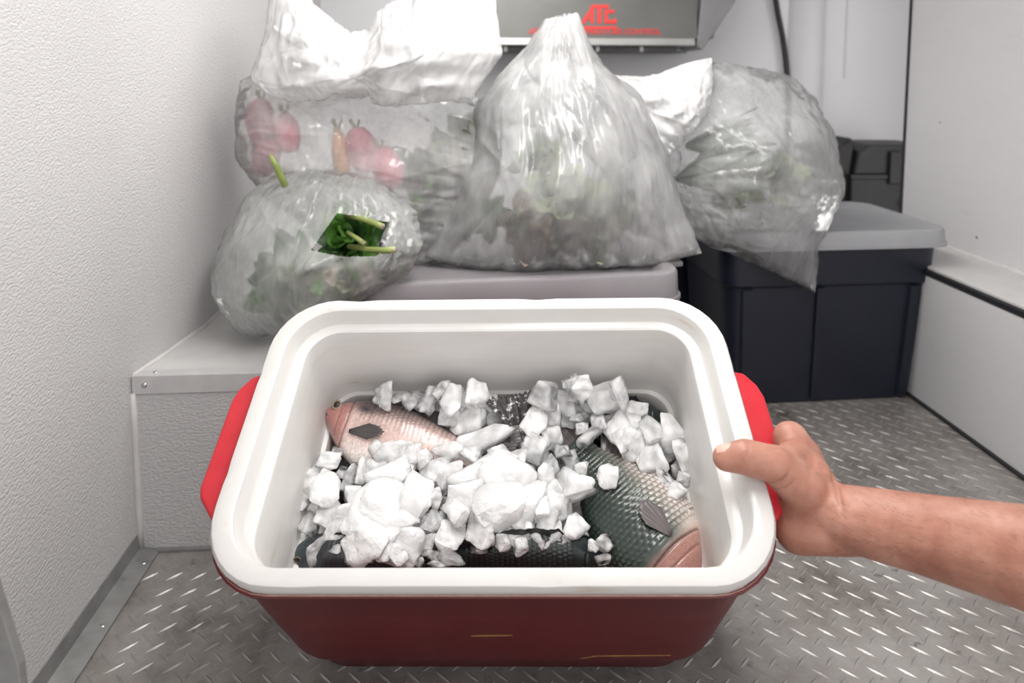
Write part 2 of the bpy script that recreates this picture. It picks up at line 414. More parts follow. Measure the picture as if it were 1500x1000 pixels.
# ------------------------------------------------------------------ builders
def mesh(name, verts, faces, mat=None, parent=None, smooth=False, tone=None):
    me = bpy.data.meshes.new(name)
    me.from_pydata([tuple(map(float, v)) for v in verts], [], [tuple(map(int, f)) for f in faces])
    if smooth:
        me.polygons.foreach_set('use_smooth', [True] * len(me.polygons))
    if tone is not None:
        at = me.color_attributes.new('tone', 'FLOAT_COLOR', 'POINT')
        at.data.foreach_set('color', np.c_[np.asarray(tone), np.ones(len(tone))].astype(np.float32).ravel())
    me.update()
    o = bpy.data.objects.new(name, me)
    COL.objects.link(o)
    if mat:
        me.materials.append(MAT[mat] if isinstance(mat, str) else mat)
    if parent:
        o.parent = parent
    return o


def from_bm(name, bm, mat, parent=None, smooth=False):
    me = bpy.data.meshes.new(name)
    bm.normal_update()
    bm.to_mesh(me)
    bm.free()
    if smooth:
        me.polygons.foreach_set('use_smooth', [True] * len(me.polygons))
    o = bpy.data.objects.new(name, me)
    COL.objects.link(o)
    me.materials.append(MAT[mat])
    if parent:
        o.parent = parent
    return o


def empty(name, loc=(0, 0, 0), rz=0):
    o = bpy.data.objects.new(name, None)
    o.empty_display_size = 0.05
    COL.objects.link(o)
    o.location = loc
    o.rotation_euler = (0, 0, rz)
    return o


def tag(o, label, cat, group=None):
    o['label'] = label
    o['category'] = cat
    if group:
        o['group'] = group
    return o


def struct(o, label=None):
    o['kind'] = 'structure'
    if label:
        o['label'] = label
    return o


def box(name, lo, hi, mat, parent=None, bev=0.0, seg=2):
    bm = bmesh.new()
    c = [(a + b) / 2 for a, b in zip(lo, hi)]
    s = [(b - a) for a, b in zip(lo, hi)]
    bmesh.ops.create_cube(bm, size=1)
    for v in bm.verts:
        v.co = Vector((c[0] + v.co.x * s[0], c[1] + v.co.y * s[1], c[2] + v.co.z * s[2]))
    if bev:
        bmesh.ops.bevel(bm, geom=bm.edges[:] + bm.verts[:], offset=bev, segments=seg, affect='EDGES', profile=0.5)
    return from_bm(name, bm, mat, parent, smooth=False)


def prism(name, pts, axis, a, b, mat, parent=None, bev=0.0):
    """closed outline pts (2D) extruded along axis between a and b"""
    bm = bmesh.new()

    def P(p, t):
        return {0: (t, p[0], p[1]), 1: (p[0], t, p[1]), 2: (p[0], p[1], t)}[axis]
    va = [bm.verts.new(P(p, a)) for p in pts]
    vb = [bm.verts.new(P(p, b)) for p in pts]
    n = len(pts)
    bm.faces.new(va)
    bm.faces.new(vb[::-1])
    for i in range(n):
        bm.faces.new((va[i], vb[i], vb[(i + 1) % n], va[(i + 1) % n]))
    bmesh.ops.recalc_face_normals(bm, faces=bm.faces[:])
    if bev:
        bmesh.ops.bevel(bm, geom=bm.edges[:], offset=bev, segments=2, affect='EDGES', profile=.5)
    return from_bm(name, bm, mat, parent)


def rrect(w0, w1, d0, d1, r, n=6, sub=1):
    """rounded rectangle ring x in w0..w1, y in d0..d1; straight runs cut into sub pieces"""
    pts = []
    cs = [(w1 - r, d0 + r, -90), (w1 - r, d1 - r, 0), (w0 + r, d1 - r, 90), (w0 + r, d0 + r, 180)]
    for k, (cx, cy, a0) in enumerate(cs):
        arc = [(cx + r * math.cos(R(a0 + 90 * i / n)), cy + r * math.sin(R(a0 + 90 * i / n))) for i in range(n + 1)]
        pts += arc
        nx = cs[(k + 1) % 4]
        q = (nx[0] + r * math.cos(R(nx[2])), nx[1] + r * math.sin(R(nx[2])))
        p = arc[-1]
        for j in range(1, sub):
            f = j / sub
            pts.append((p[0] + (q[0] - p[0]) * f, p[1] + (q[1] - p[1]) * f))
    return pts


def loft(rings, cap0=True, cap1=True, close=True):
    n = len(rings[0])
    verts = [p for r in rings for p in r]
    faces = []
    for i in range(len(rings) - 1):
        for j in range(n if close else n - 1):
            k = (j + 1) % n
            faces.append((i * n + j, i * n + k, (i + 1) * n + k, (i + 1) * n + j))
    if cap0:
        faces.append(tuple(range(n))[::-1])
    if cap1:
        m = (len(rings) - 1) * n
        faces.append(tuple(range(m, m + n)))
    return verts, faces


def tube(name, path, rad, mat, parent=None, n=10, smooth=True):
    P = [Vector(p) for p in path]
    rad = rad if hasattr(rad, '__len__') else [rad] * len(P)
    rings = []
    up = Vector((.13, .31, .94))
    for i, p in enumerate(P):
        t = (P[min(i + 1, len(P) - 1)] - P[max(i - 1, 0)]).normalized()
        a = t.cross(up)
        if a.length < 1e-3:
            a = t.cross(Vector((1, 0, 0)))
        a.normalize()
        b = t.cross(a)
        rings.append([p + (a * math.cos(2 * math.pi * k / n) + b * math.sin(2 * math.pi * k / n)) * rad[i] for k in range(n)])
    v, f = loft(rings)
    return mesh(name, v, f, mat, parent, smooth)


def autosmooth(o, deg=35):
    me = o.data
    me.polygons.foreach_set('use_smooth', [True] * len(me.polygons))
    bm = bmesh.new()
    bm.from_mesh(me)
    for e in bm.edges:
        if len(e.link_faces) == 2 and e.calc_face_angle(0) > R(deg):
            e.smooth = False
    bm.to_mesh(me)
    bm.free()
    return o


# ------------------------------------------------------------------ the van: floor, walls, ceiling
WL, WR = -0.567, 1.126
floor = struct(box('floor', (-0.75, -0.45, -0.03), (1.75, 2.62, 0.0), 'floor'), 'grey diamond plate van floor')


def tread_lugs():
    L, w, hgt = .0300, .0056, .0018
    prof = []
    for s in (-1, 1):
        prof += []
    base = np.array([(-L / 2, 0, 0), (-L * .26, -w * .36, 0), (0, -w / 2, 0), (L * .26, -w * .36, 0), (L / 2, 0, 0),
                     (L * .26, w * .36, 0), (0, w / 2, 0), (-L * .26, w * .36, 0),
                     (-L * .33, 0, hgt * .62), (-L * .1, 0, hgt), (L * .1, 0, hgt), (L * .33, 0, hgt * .62)])
    fc = [(0, 1, 8), (1, 2, 9, 8), (2, 10, 9), (2, 3, 11, 10), (3, 4, 11), (4, 5, 11), (5, 6, 10, 11), (6, 9, 10), (6, 7, 8, 9), (7, 0, 8)]
    V, Fc = [], []
    rng = random.Random(4)
    for i in range(-40, 42):
        for j in range(-34, 50):
            for k in (0, 1):
                x = .585 + .0397 * i + .0018 * j + (.0185 if k else 0)
                y = .920 - .0022 * i + .0345 * j + (.0150 if k else 0)
                if not (WL + .045 < x < WR - .012 and .30 < y < 2.0):
                    continue
                if x < -.25 and y > 1.115:
                    continue
                a = R(40 if k == 0 else -44) + rng.uniform(-.03, .03)
                c, s = math.cos(a), math.sin(a)
                b = base.copy()
                b[:, 2] *= rng.uniform(.75, 1.1)
                n = len(V)
                for p in b:
                    V.append((x + c * p[0] - s * p[1], y + s * p[0] + c * p[1], p[2] - .0001))
                Fc += [tuple(n + q for q in f) for f in fc]
    return mesh('tread_lugs', V, Fc, 'lug', floor)


lugs = tread_lugs()
lugs['kind'] = 'stuff'
lugs['label'] = 'raised worn aluminium tread lugs'


def plan_wall(name, plan, z0, z1, th, mat, side, nz=1):
    """wall following a plan polyline, thickness th to the given side"""
    n = len(plan)
    outer = []
    for i, p in enumerate(plan):
        a = Vector(plan[max(i - 1, 0)])
        b = Vector(plan[min(i + 1, n - 1)])
        t = (b - a).normalized()
        nn = Vector((-t.y, t.x)) * side
        outer.append((p[0] + nn.x * th, p[1] + nn.y * th))
    loop = list(plan) + outer[::-1]
    rings = [[(x, y, z) for x, y in loop] for z in (z0, z1)]
    v, f = loft(rings)
    return mesh(name, v, f, mat)


CEIL = 1.50
wl = plan_wall('wall_left', [(WL, -.45), (WL, .6), (WL, 1.13), (WL + .002, 1.15), (WL + .012, 1.20), (-.535, 1.34), (-.522, 1.6), (-.50, 2.45)], 0, CEIL, .05, 'frp', 1)
autosmooth(wl, 40)
struct(wl, 'white pebbled panel along the left wall')
# boxed ledge (wheel arch cover) on the left
led = struct(box('wall_ledge', (WL, 1.146, 0), (-.245, 2.40, .308), 'frp', None, .004), 'white boxed ledge against the left wall')
struct(box('ledge_top', (WL, 1.150, .308), (-.245, 2.40, .311), 'ledge', led))
trim = empty('trim_1', (0, 0, 0))
struct(trim, 'aluminium corner angle along the ledge edge')
box('angle_face', (WL + .004, 1.1435, .282), (-.245, 1.1462, .313), 'alu', trim, .0006)
box('angle_top', (WL + .004, 1.1437, .3110), (-.245, 1.168, .3138), 'alu', trim, .0006)


def screw(loc, axis, parent, r=.0048):
    bm = bmesh.new()
    bmesh.ops.create_uvsphere(bm, u_segments=12, v_segments=8, radius=r)
    for v in bm.verts:
        v.co.z *= .45
    bmesh.ops.bisect_plane(bm, geom=bm.verts[:] + bm.edges[:] + bm.faces[:], plane_co=(0, 0, 0), plane_no=(0, 0, 1), clear_inner=True)
    o = from_bm('screw', bm, 'screw', parent, True)
    o.location = loc
    o.rotation_euler = {'z': (0, 0, 0), '-y': (R(90), 0, 0), '-x': (0, R(-90), 0)}[axis]
    return o


screw((-.543, 1.1435, .297), '-y', trim)
screw((-.530, 1.157, .3138), 'z', trim, .0042)
screw((-.33, 1.157, .3138), 'z', trim, .0042)
# caulk bead in the corner
struct(tube('trim_2', [(WL + .004, 1.1455, z) for z in (0.0, .05, .11, .17, .23, .283)], [.0065, .0055, .006, .0052, .006, .005], 'caulk'), 'white caulk bead in the left corner')
struct(tube('trim_3', [(WL + .004, 1.150, .312), (WL + .02, 1.24, .312), (-.531, 1.36, .312), (-.52, 1.62, .312)], .0045, 'caulk'), 'white caulk bead where ledge meets the left wall')
# galvanised strip at the foot of the left wall
bl = empty('baseboard_left')
struct(bl, 'bent grey metal strip along the foot of the left wall')
prism('strip', [(WL, .034), (WL + .0022, .034), (WL + .006, .012), (WL + .036, .0035), (WL + .036, .001), (WL, .001)], 1, .30, 1.143, 'galv', bl)
for yy in (.72, .98, 1.11):
    screw((WL + .025, yy, .006), 'z', bl, .004)
# caulk line at foot of the ledge
struct(box('baseboard_back', (WL + .03, 1.1405, 0), (-.25, 1.147, .006), 'galv', None, .001), 'dark metal lip at the foot of the ledge')
# door jamb plate at the lower left, close to the lens
tr4 = empty('trim_4')
struct(tr4, 'grey metal door jamb plate at lower left')
prism('jamb_plate', [(-.500, -.02), (-.388, -.02), (-.404, .29), (-.436, .44), (-.452, .74), (-.500, .74)], 1, .596, .606, 'galv', tr4, .001)
prism('slot', [(-.427, .335), (-.421, .335), (-.419, .352), (-.424, .358), (-.429, .352)], 1, .5945, .597, 'rubber', tr4)

# right side: low box, gasket, ledge, upper wall
wr = struct(box('wall_right_lower', (WR, -.45, 0), (1.36, 2.58, .324), 'panel'), 'scuffed white lower panel on the right')
box('cap', (WR + .004, -.45, .338), (1.36, 2.58, .346), 'ledge', wr, .002)
struct(box('trim_5', (WR - .003, -.45, .324), (WR + .05, 2.58, .338), 'rubber', None, .002), 'black gasket strip under the right ledge')
struct(box('baseboard_right', (WR - .010, -.45, 0), (WR, 2.58, .006), 'rubber', None, .001), 'dark joint at the foot of the right wall')
wru = struct(box('wall_right', (1.306, -.45, .346), (1.335, 1.945, CEIL), 'panel', None, .002), 'upper white panel on the right wall')
screw((1.3055, 1.80, .685), '-x', wru, .004)
screw((1.3055, 1.64, .40), '-x', wru, .004)
struct(box('trim_6', (1.300, 1.944, .346), (1.337, 1.949, CEIL), 'rubber'), 'dark vertical edge strip of the right panel')
struct(tube('trim_7', [(1.306, y, .346) for y in np.linspace(.4, 1.94, 8)], .006, 'caulk'), 'white caulk line along the right ledge')

# back of the van
wb_ = struct(box('wall_back', (-.55, 2.42, 0), (1.16, 2.46, CEIL), 'grey_wall'), 'pale grey rear bulkhead')
seal = [(1.085, 2.40, 1.30), (1.094, 2.40, 1.12), (1.112, 2.40, 1.03), (1.132, 2.40, .95), (1.146, 2.40, .87), (1.156, 2.40, .79), (1.162, 2.40, .70), (1.165, 2.40, .55), (1.165, 2.40, .34)]
struct(tube('trim_8', seal, .010, 'rubber'), 'black rubber seal curving down the bulkhead edge')
pl_ = plan_wall('wall_pillar', [(1.16, 2.42), (1.20, 2.38), (1.25, 2.37), (1.29, 2.40), (1.32, 2.46)], 0, CEIL, .03, 'pillar', 1)
autosmooth(pl_, 60)
struct(pl_, 'grey rounded van pillar beside the bulkhead')
sd = struct(box('wall_side_recess', (1.30, 2.46, 0), (1.75, 2.50, CEIL), 'grey_wall'), 'grey van side panel in the right recess')
struct(box('panel_joint', (1.398, 2.456, .80), (1.404, 2.461, 1.10), 'pillar', sd))
struct(box('wall_side_far', (1.72, 1.90, 0), (1.75, 2.46, CEIL), 'grey_wall'), 'outer van skin at the right recess')
struct(box('ceiling', (-.65, -.45, CEIL), (1.75, 2.62, CEIL + .03), 'panel'), 'white van ceiling')

# ceiling lamp, out of view: overhead source lengthened and widened to spread its light
lamp = tag(empty('ceiling_lamp', (.16, 1.10, CEIL)), 'unseen long strip lamp on the van ceiling above the bins', 'lamp')
box('housing', (-.14, -.92, -.022), (.14, .92, 0), 'unit_lip', lamp, .004)
m_em, t_em, p_em, o_em = nt('lamp_diffuser')
p_em.inputs['Base Color'].default_value = (.9, .9, .9, 1)
p_em.inputs['Emission Color'].default_value = (1, .975, .95, 1)
p_em.inputs['Emission Strength'].default_value = LAMP_POWER * 1.55
MAT['lamp'] = m_em
box('diffuser', (-.12, -.90, -.034), (.12, .90, -.020), 'lamp', lamp, .005)

# ------------------------------------------------------------------ evaporator unit with its red lettering
ev = tag(empty('evaporator_unit', (.42, 2.20, .905)), 'grey metal cooling unit with red lettering on the bulkhead', 'cooling unit')
prism('housing', [(.03, .03), (.22, .0), (.22, .40), (.06, .40)], 0, -.47, .40, 'unit_side', ev, .004)   # body behind
# front plate leans back towards the top (local x width, y depth, z height)
fp = prism('front_panel', [(.008, .026), (.014, .024), (.044, .40), (.038, .40)], 0, -.38, .335, 'unit', ev, .001)
prism('side_cheek', [(.333, .0), (.352, -.012), (.475, .17), (.52, .40), (.372, .40)], 1, .006, .20, 'unit_side', ev, .003)
prism('lower_lip', [(-.012, .004), (.006, .0), (.02, .012), (.02, .026), (-.006, .026)], 0, -.40, .322, 'unit_lip', ev, .002)
box('vent_slot', (-.37, .012, -.016), (.27, .10, .002), 'unit_dark', ev, .002)
for xx in (-.30, .0, .145):
    box('vent_bar', (xx, .010, -.017), (xx + .012, .03, .002), 'unit_lip', ev, .001)
box('underside_tray', (-.40, .05, -.020), (.315, .20, -.012), 'unit_side', ev, .002)

logo = empty('logo')
logo.parent = ev
logo.location = (0, .0068, .026)
logo.rotation_euler = (R(90 - math.degrees(math.atan(.03 / .374))), 0, 0)


def poly_sheet(name, polys, mat, parent, th=.0012):
    bm = bmesh.new()
    for pl in polys:
        a = [bm.verts.new((x, y, 0)) for x, y in pl]
        b = [bm.verts.new((x, y, th)) for x, y in pl]
        n = len(pl)
        bm.faces.new(b)
        bm.faces.new(a[::-1])
        for i in range(n):
            bm.faces.new((a[i], a[(i + 1) % n], b[(i + 1) % n], b[i]))
    bmesh.ops.recalc_face_normals(bm, faces=bm.faces[:])
    return from_bm(name, bm, mat, parent)


# letters A T C drawn as slabs; units of metres on the panel
lx, lz, s_ = -.052, .036, .00112
A_ = [[(0, 0), (14, 0), (30, 30), (30, 44)], [(30, 0), (40, 0), (40, 44), (30, 44)], [(17, 10), (31, 10), (31, 17), (20.5, 17)]]
T_ = [[(28, 44), (84, 44), (84, 54), (34, 54)], [(50, 0), (62, 0), (62, 44), (50, 44)]]
C_ = [[(71, 0), (81, 0), (81, 40), (71, 40)], [(81, 0), (106, 0), (106, 11), (81, 11)], [(81, 30), (100, 30), (100, 40), (81, 40)], [(98, 11), (106, 11), (106, 14), (98, 14)]]
bar = [[(-8, -15), (108, -15), (108, -8), (-4, -8)]]
for nm, pls in (('letter_a', A_), ('letter_t', T_), ('letter_c', C_), ('underline', bar)):
    poly_sheet(nm, [[(lx + x * s_, lz + .012 + y * s_) for x, y in pl] for pl in pls], 'logo', logo)
cu = bpy.data.curves.new('lettering', 'FONT')
cu.body = 'ADVANCED TEMPERATURE CONTROL'
cu.size = .0255
cu.extrude = .0006
cu.offset = .0004
cu.align_x = 'RIGHT'
tmp = bpy.data.objects.new('tmp_text', cu)
COL.objects.link(tmp)
dg = bpy.context.evaluated_depsgraph_get()
tm = bpy.data.meshes.new_from_object(tmp.evaluated_get(dg))
bpy.data.objects.remove(tmp)
txt = bpy.data.objects.new('lettering', tm)
COL.objects.link(txt)
tm.materials.clear()
tm.materials.append(MAT['logo'])
txt.parent = logo
_w = max(v.co.x for v in tm.vertices) - min(v.co.x for v in tm.vertices)
txt.scale = (.432 / _w, 1, 1)
txt.location = (.212, .0135, .0008)


# ------------------------------------------------------------------ storage bins
def make_bin(label, loc, rz, W=.61, D=.40, H=.405, lidmat='lid', lid_h=.030, clip=False, ribs=True):
    t = tag(empty('storage_bin', loc, rz), label, 'bin')
    zs = [(0, .052, .045), (.006, .047, .045), (H * .74, .026, .05), (H * .76, .018, .05), (H * .98, .012, .05), (H, .012, .05)]
    rings = [[(x, y, z) for x, y in rrect(-W / 2 + i, W / 2 - i, i * .8, D - i * .8, r, 6, 2)] for z, i, r in zs]
    # inside faces make it a real tub
    rings += [[(x, y, z) for x, y in rrect(-W / 2 + i, W / 2 - i, i * .8, D - i * .8, r, 6, 2)] for z, i, r in [(H, .018, .045), (.01, .056, .04)]]
    v, f = loft(rings)
    autosmooth(mesh('tub', v, f, 'bin', t), 30)
    if ribs:
        for xr, ww in ((-.215, .016), (-.03, .014), (.212, .016)):
            z1 = H * .735
            y0, y1 = .045 * .8, .026 * .8
            vv = []
            for z, yy in ((.012, y0), (z1, y1)):
                k = 1 - .05 * (1 - z / z1)
                vv += [((xr - ww) * k, yy + .006, z), ((xr - ww * .7) * k, yy - .007, z), ((xr + ww * .7) * k, yy - .007, z), ((xr + ww) * k, yy + .006, z)]
            mesh('rib', vv, [(0, 1, 5, 4), (1, 2, 6, 5), (2, 3, 7, 6), (3, 0, 4, 7), (3, 2, 1, 0), (4, 5, 6, 7)], 'bin', t)
    # lid: skirt, rounded lip, sunken middle
    o_ = .006
    spec = [(H - .006, -o_ - .002, .058), (H - .006, -o_ - .004, .058), (H + .002, -o_ - .004, .058), (H + .003, -o_, .056), (H + lid_h - .006, -o_ + .002, .055), (H + lid_h - .001, -o_ + .005, .053), (H + lid_h, -o_ + .010, .05),
            (H + lid_h, .018, .045), (H + lid_h - .004, .024, .042), (H + lid_h - .016, .034, .036), (H + lid_h - .017, .05, .03)]
    rings = [[(x, y, z) for x, y in rrect(-W / 2 + i, W / 2 - i, i, D - i, r, 8, 2)] for z, i, r in spec]
    v, f = loft(rings)
    autosmooth(mesh('lid', v, f, lidmat, t), 40)
    if clip:
        cl = box('end_clip', (W / 2 - .002, .09, H + lid_h - .016), (W / 2 + .036, .30, H + lid_h - .003), lidmat, t, .005)
        box('end_grip', (W / 2 - .004, .10, H - .03), (W / 2 + .028, .29, H + lid_h - .018), 'bin', t, .004)
    return t


make_bin('navy storage bin with pale grey lid standing against the right wall', (.888, 1.552, 0), R(1.2), W=.58, D=.37, H=.405, lidmat='lid2', lid_h=.036)
make_bin('dark storage bin with mauve-grey lid directly behind the red cooler', (.105, 1.245, 0), R(3.2), W=.62, D=.40, H=.384, lidmat='lid', lid_h=.052, clip=True)
make_bin('storage bin with grey lid hidden behind the right-hand bin', (.74, 1.955, 0), R(.5), W=.60, D=.38, H=.425, lidmat='lid2', lid_h=.036, ribs=False)

# ------------------------------------------------------------------ black cases in the far right recess
ca = tag(empty('tool_case', (1.385, 2.16, .346)), 'black plastic case standing in the far right corner', 'case')
prism('body', [(-.115, 0), (.155, 0), (.155, .125), (-.115, .125)], 1, 0, .18, 'case', ca, .006)
prism('lid', [(-.105, .135), (.15, .135), (.15, .235), (-.055, .238), (-.09, .215)], 1, .002, .178, 'case', ca, .008)
box('rim', (-.118, -.004, .121), (.157, .184, .138), 'case', ca, .003)
box('latch', (.010, -.012, .105), (.052, .004, .215), 'case', ca, .004)
box('handle', (.06, -.02, .03), (.14, -.004, .05), 'case', ca, .004)
cb = tag(empty('tool_bag', (1.235, 2.18, .346)), 'black pointed bag partly hidden behind the right plastic bag', 'bag')
prism('body', [(-.09, 0), (.052, 0), (.05, .14), (.058, .235), (.044, .262), (.02, .235), (-.09, .225)], 1, 0, .15, 'case', cb, .012)
tube('strap', [(-.05, .0, .22), (-.02, -.012, .16), (.01, -.012, .10), (.02, 0, .03)], .006, 'case', cb)

# ------------------------------------------------------------------ the cooler (tipped towards the camera, front edge on the floor)
CM = Matrix(((0.99608, 0.06452, -0.06056, .042), (-0.08688, 0.84297, -0.53089, .8605), (0.0168, 0.53407, 0.84527, .004), (0, 0, 0, 1)))
cooler = tag(empty('cooler'), 'open red cooler with white liner full of fish and ice, tipped forward', 'cooler')
cooler.matrix_world = CM
HW, D0, D1, HR = .3175, -.020, .358, .354


def cring(i, h, r, fd=0.0, bd=0.0, sub=16):
    return [(x, y, h) for x, y in rrect(-HW + i, HW - i, D0 + i * .85 + fd, D1 - i * .85 - bd, r, 8, sub)]


# red shell
SH = [(.060, .000, .05, .012), (.052, .004, .055, .008), (.046, .040, .06, .007), (.041, .048, .06, .006), (.030, .056, .062, .001), (.025, .066, .064, .000), (.022, .11, .066, -.002), (.016, .22, .070, -.007),
      (.012, .315, .074, -.011), (.002, .322, .078, -.0185), (.000, .332, .08, -.020), (.006, .336, .08, -.015), (.016, .334, .07, -.006), (.030, .30, .066, .004), (.040, .08, .06, .014), (.06, .03, .05, .03)]
sh = [cring(i, h, r, d - (D0 + i * .85)) for i, h, r, d in SH]
v, f = loft(sh)
autosmooth(mesh('shell', v, f, 'shell', cooler), 50)
# tan, grubby seam where the liner rim meets the shell
rg_ = [cring(i, h, r) for i, h, r in ((.004, .3285, .080), (.0018, .3300, .081), (.0018, .3335, .081), (.005, .3345, .080), (.012, .332, .074), (.008, .3285, .078))]
v, f = loft(rg_ + rg_[:1], False, False)
mesh('rim_seam', v, f, 'seam', cooler, True)
# white liner: rim, lid seat, inner walls, floor
prof = [(.018, .330, .070), (.006, .3335, .080), (.003, .335, .082), (.002, .346, .082), (.005, .352, .080), (.010, .354, .077), (.024, .354, .066), (.027, .3525, .064), (.030, .347, .062), (.034, .334, .058), (.036, .331, .056),
        (.047, .330, .046), (.050, .328, .044), (.052, .322, .042), (.054, .205, .042), (.055, .194, .042), (.058, .189, .04), (.064, .187, .036), (.066, .182, .035), (.070, .060, .034), (.078, .052, .03)]
rings = []
for i, h, r in prof:
    ring = cring(i, h, r, fd=-max(0, i - .024) * .66)
    if h > .345 and i < .012:
        nr = []
        for x, y, z in ring:
            dz = 0
            for cx in (-.205, -.075, .055, .185):
                if abs(x - cx) < .006 and abs(x) < .24:
                    dz = -.0028
            for cy in (.10, .235):
                if abs(y - cy) < .005:
                    dz = -.0024
            nr.append((x, y, z + dz))
        ring = nr
    rings.append(ring)
v, f = loft(rings, cap0=False)
ln = autosmooth(mesh('liner', v, f, 'liner', cooler), 32)


def handle(sgn):
    """wide moulded grip under the rim, flared, hollow from below"""
    out = [(.300, .055), (.326, .062), (.350, .088), (.354, .10), (.354, .215), (.349, .232), (.336, .250), (.300, .258)]
    inn = [(.300, .085), (.318, .088), (.332, .104), (.335, .114), (.335, .200), (.332, .214), (.320, .228), (.300, .234)]
    bm = bmesh.new()
    A = [[bm.verts.new((sgn * x, y, z)) for x, y in out] for z in (.268, .322)]
    B = [[bm.verts.new((sgn * x, y, z)) for x, y in inn] for z in (.268, .310)]
    n = len(out)
    for i in range(n - 1):
        bm.faces.new((A[0][i], A[0][i + 1], A[1][i + 1], A[1][i]))
        bm.faces.new((B[0][i + 1], B[0][i], B[1][i], B[1][i + 1]))
        bm.faces.new((A[0][i + 1], A[0][i], B[0][i], B[0][i + 1]))
    bm.faces.new(A[1])
    bm.faces.new(B[1][::-1])
    bmesh.ops.recalc_face_normals(bm, faces=bm.faces[:])
    bmesh.ops.bevel(bm, geom=[e for e in bm.edges if e.is_manifold], offset=.0045, segments=3, affect='EDGES', profile=.5)
    return autosmooth(from_bm('handle', bm, 'handle', cooler), 50)


handle(-1)
handle(1)
# ochre scuffs on the front
def scuff(p0, p1, w):
    a, b = Vector(p0), Vector(p1)
    t = (b - a).normalized()
    up = Vector((0, .06, 1)).normalized()
    q = up - t * up.dot(t)
    n = Vector((0, -.0006, 0))
    vs = [a + n, a + (b - a) * .3 + q * w + n, b + n, a + (b - a) * .3 - q * w + n]
    return mesh('scuff', vs + [p - n * 2 for p in vs], [(0, 1, 2, 3), (7, 6, 5, 4), (0, 4, 5, 1), (1, 5, 6, 2), (2, 6, 7, 3), (3, 7, 4, 0)], 'scuff', cooler)


scuff((.12, -.0012, .082), (.22, -.0013, .086), .0016)
scuff((.105, -.0004, .07), (.125, -.0011, .081), .0010)
scuff((-.03, -.0055, .17), (.02, -.0056, .172), .0014)


# ------------------------------------------------------------------ fish
def interp(s, tab):
    xs, ys = zip(*tab)
    return np.interp(s, xs, ys)


TOP = [(0, .015), (.02, .06), (.06, .135), (.12, .25), (.2, .39), (.28, .47), (.38, .5), (.5, .48), (.62, .41), (.75, .29), (.87, .185), (1, .15)]
BOT = [(0, .015), (.02, .055), (.06, .13), (.12, .25), (.2, .38), (.3, .47), (.42, .5), (.55, .47), (.66, .38), (.78, .25), (.88, .17), (1, .15)]
WID = [(0, .03), (.02, .12), (.06, .24), (.12, .36), (.2, .47), (.3, .5), (.42, .5), (.55, .44), (.68, .33), (.8, .2), (.9, .11), (1, .06)]


def smooth01(x):
    x = np.clip(x, 0, 1)
    return x * x * (3 - 2 * x)


def fin_sheet(name, fish, base, tips, tone, mat, th=.0016, rays=14, jag=.06, band=0.0):
    """ribbed fin between a base polyline and a tip polyline"""
    n = rays * 4 + 1
    m = 9
    bx = np.array([np.interp(np.linspace(0, 1, n), np.linspace(0, 1, len(base)), [p[k] for p in base]) for k in range(3)]).T
    tx = np.array([np.interp(np.linspace(0, 1, n), np.linspace(0, 1, len(tips)), [p[k] for p in tips]) for k in range(3)]).T
    V, T = [], []
    ph = np.arange(n) / 4 * 2 * np.pi
    for sd in (1, -1):
        for j in range(m):
            f_ = j / (m - 1)
            ff = f_ * (1 + jag * (np.cos(ph) - 1) * .5 * (f_ > .6))
            p = bx + (tx - bx) * ff[:, None]
            rip = (.6 + .4 * np.cos(ph)) * th * (1.1 - .7 * f_)
            nrm = np.cross(tx[-1] - tx[0], tx[n // 2] - bx[n // 2])
            nrm = nrm / (np.linalg.norm(nrm) + 1e-9)
            wob = .5 * th * np.sin(ph * .31 + 2 * f_)
            p = p + nrm * (sd * rip * .5 + wob)[:, None]
            V.append(p)
            c = np.array(tone)[None] * (0.92 + .22 * np.cos(ph))[:, None] * (1 - .2 * f_ + band * .3 * math.sin(22 * f_))
            T.append(np.clip(c, .004, 1))
    V = np.concatenate(V)
    T = np.concatenate(T)
    F_ = []
    for sd in range(2):
        o = sd * m * n
        for j in range(m - 1):
            for i in range(n - 1):
                q = (o + j * n + i, o + j * n + i + 1, o + (j + 1) * n + i + 1, o + (j + 1) * n + i)
                F_.append(q if sd == 0 else q[::-1])
    o = m * n
    for i in range(n - 1):
        e = (m - 1) * n
        F_.append((e + i, e + i + 1, o + e + i + 1, o + e + i))
        F_.append((i + 1, i, o + i, o + i + 1))
    for j in range(m - 1):
        a = j * n
        F_.append((a, a + n, o + a + n, o + a))
        a = j * n + n - 1
        F_.append((a + n, a, o + a, o + a + n))
    return mesh(name, V, F_, mat, fish, True, T)


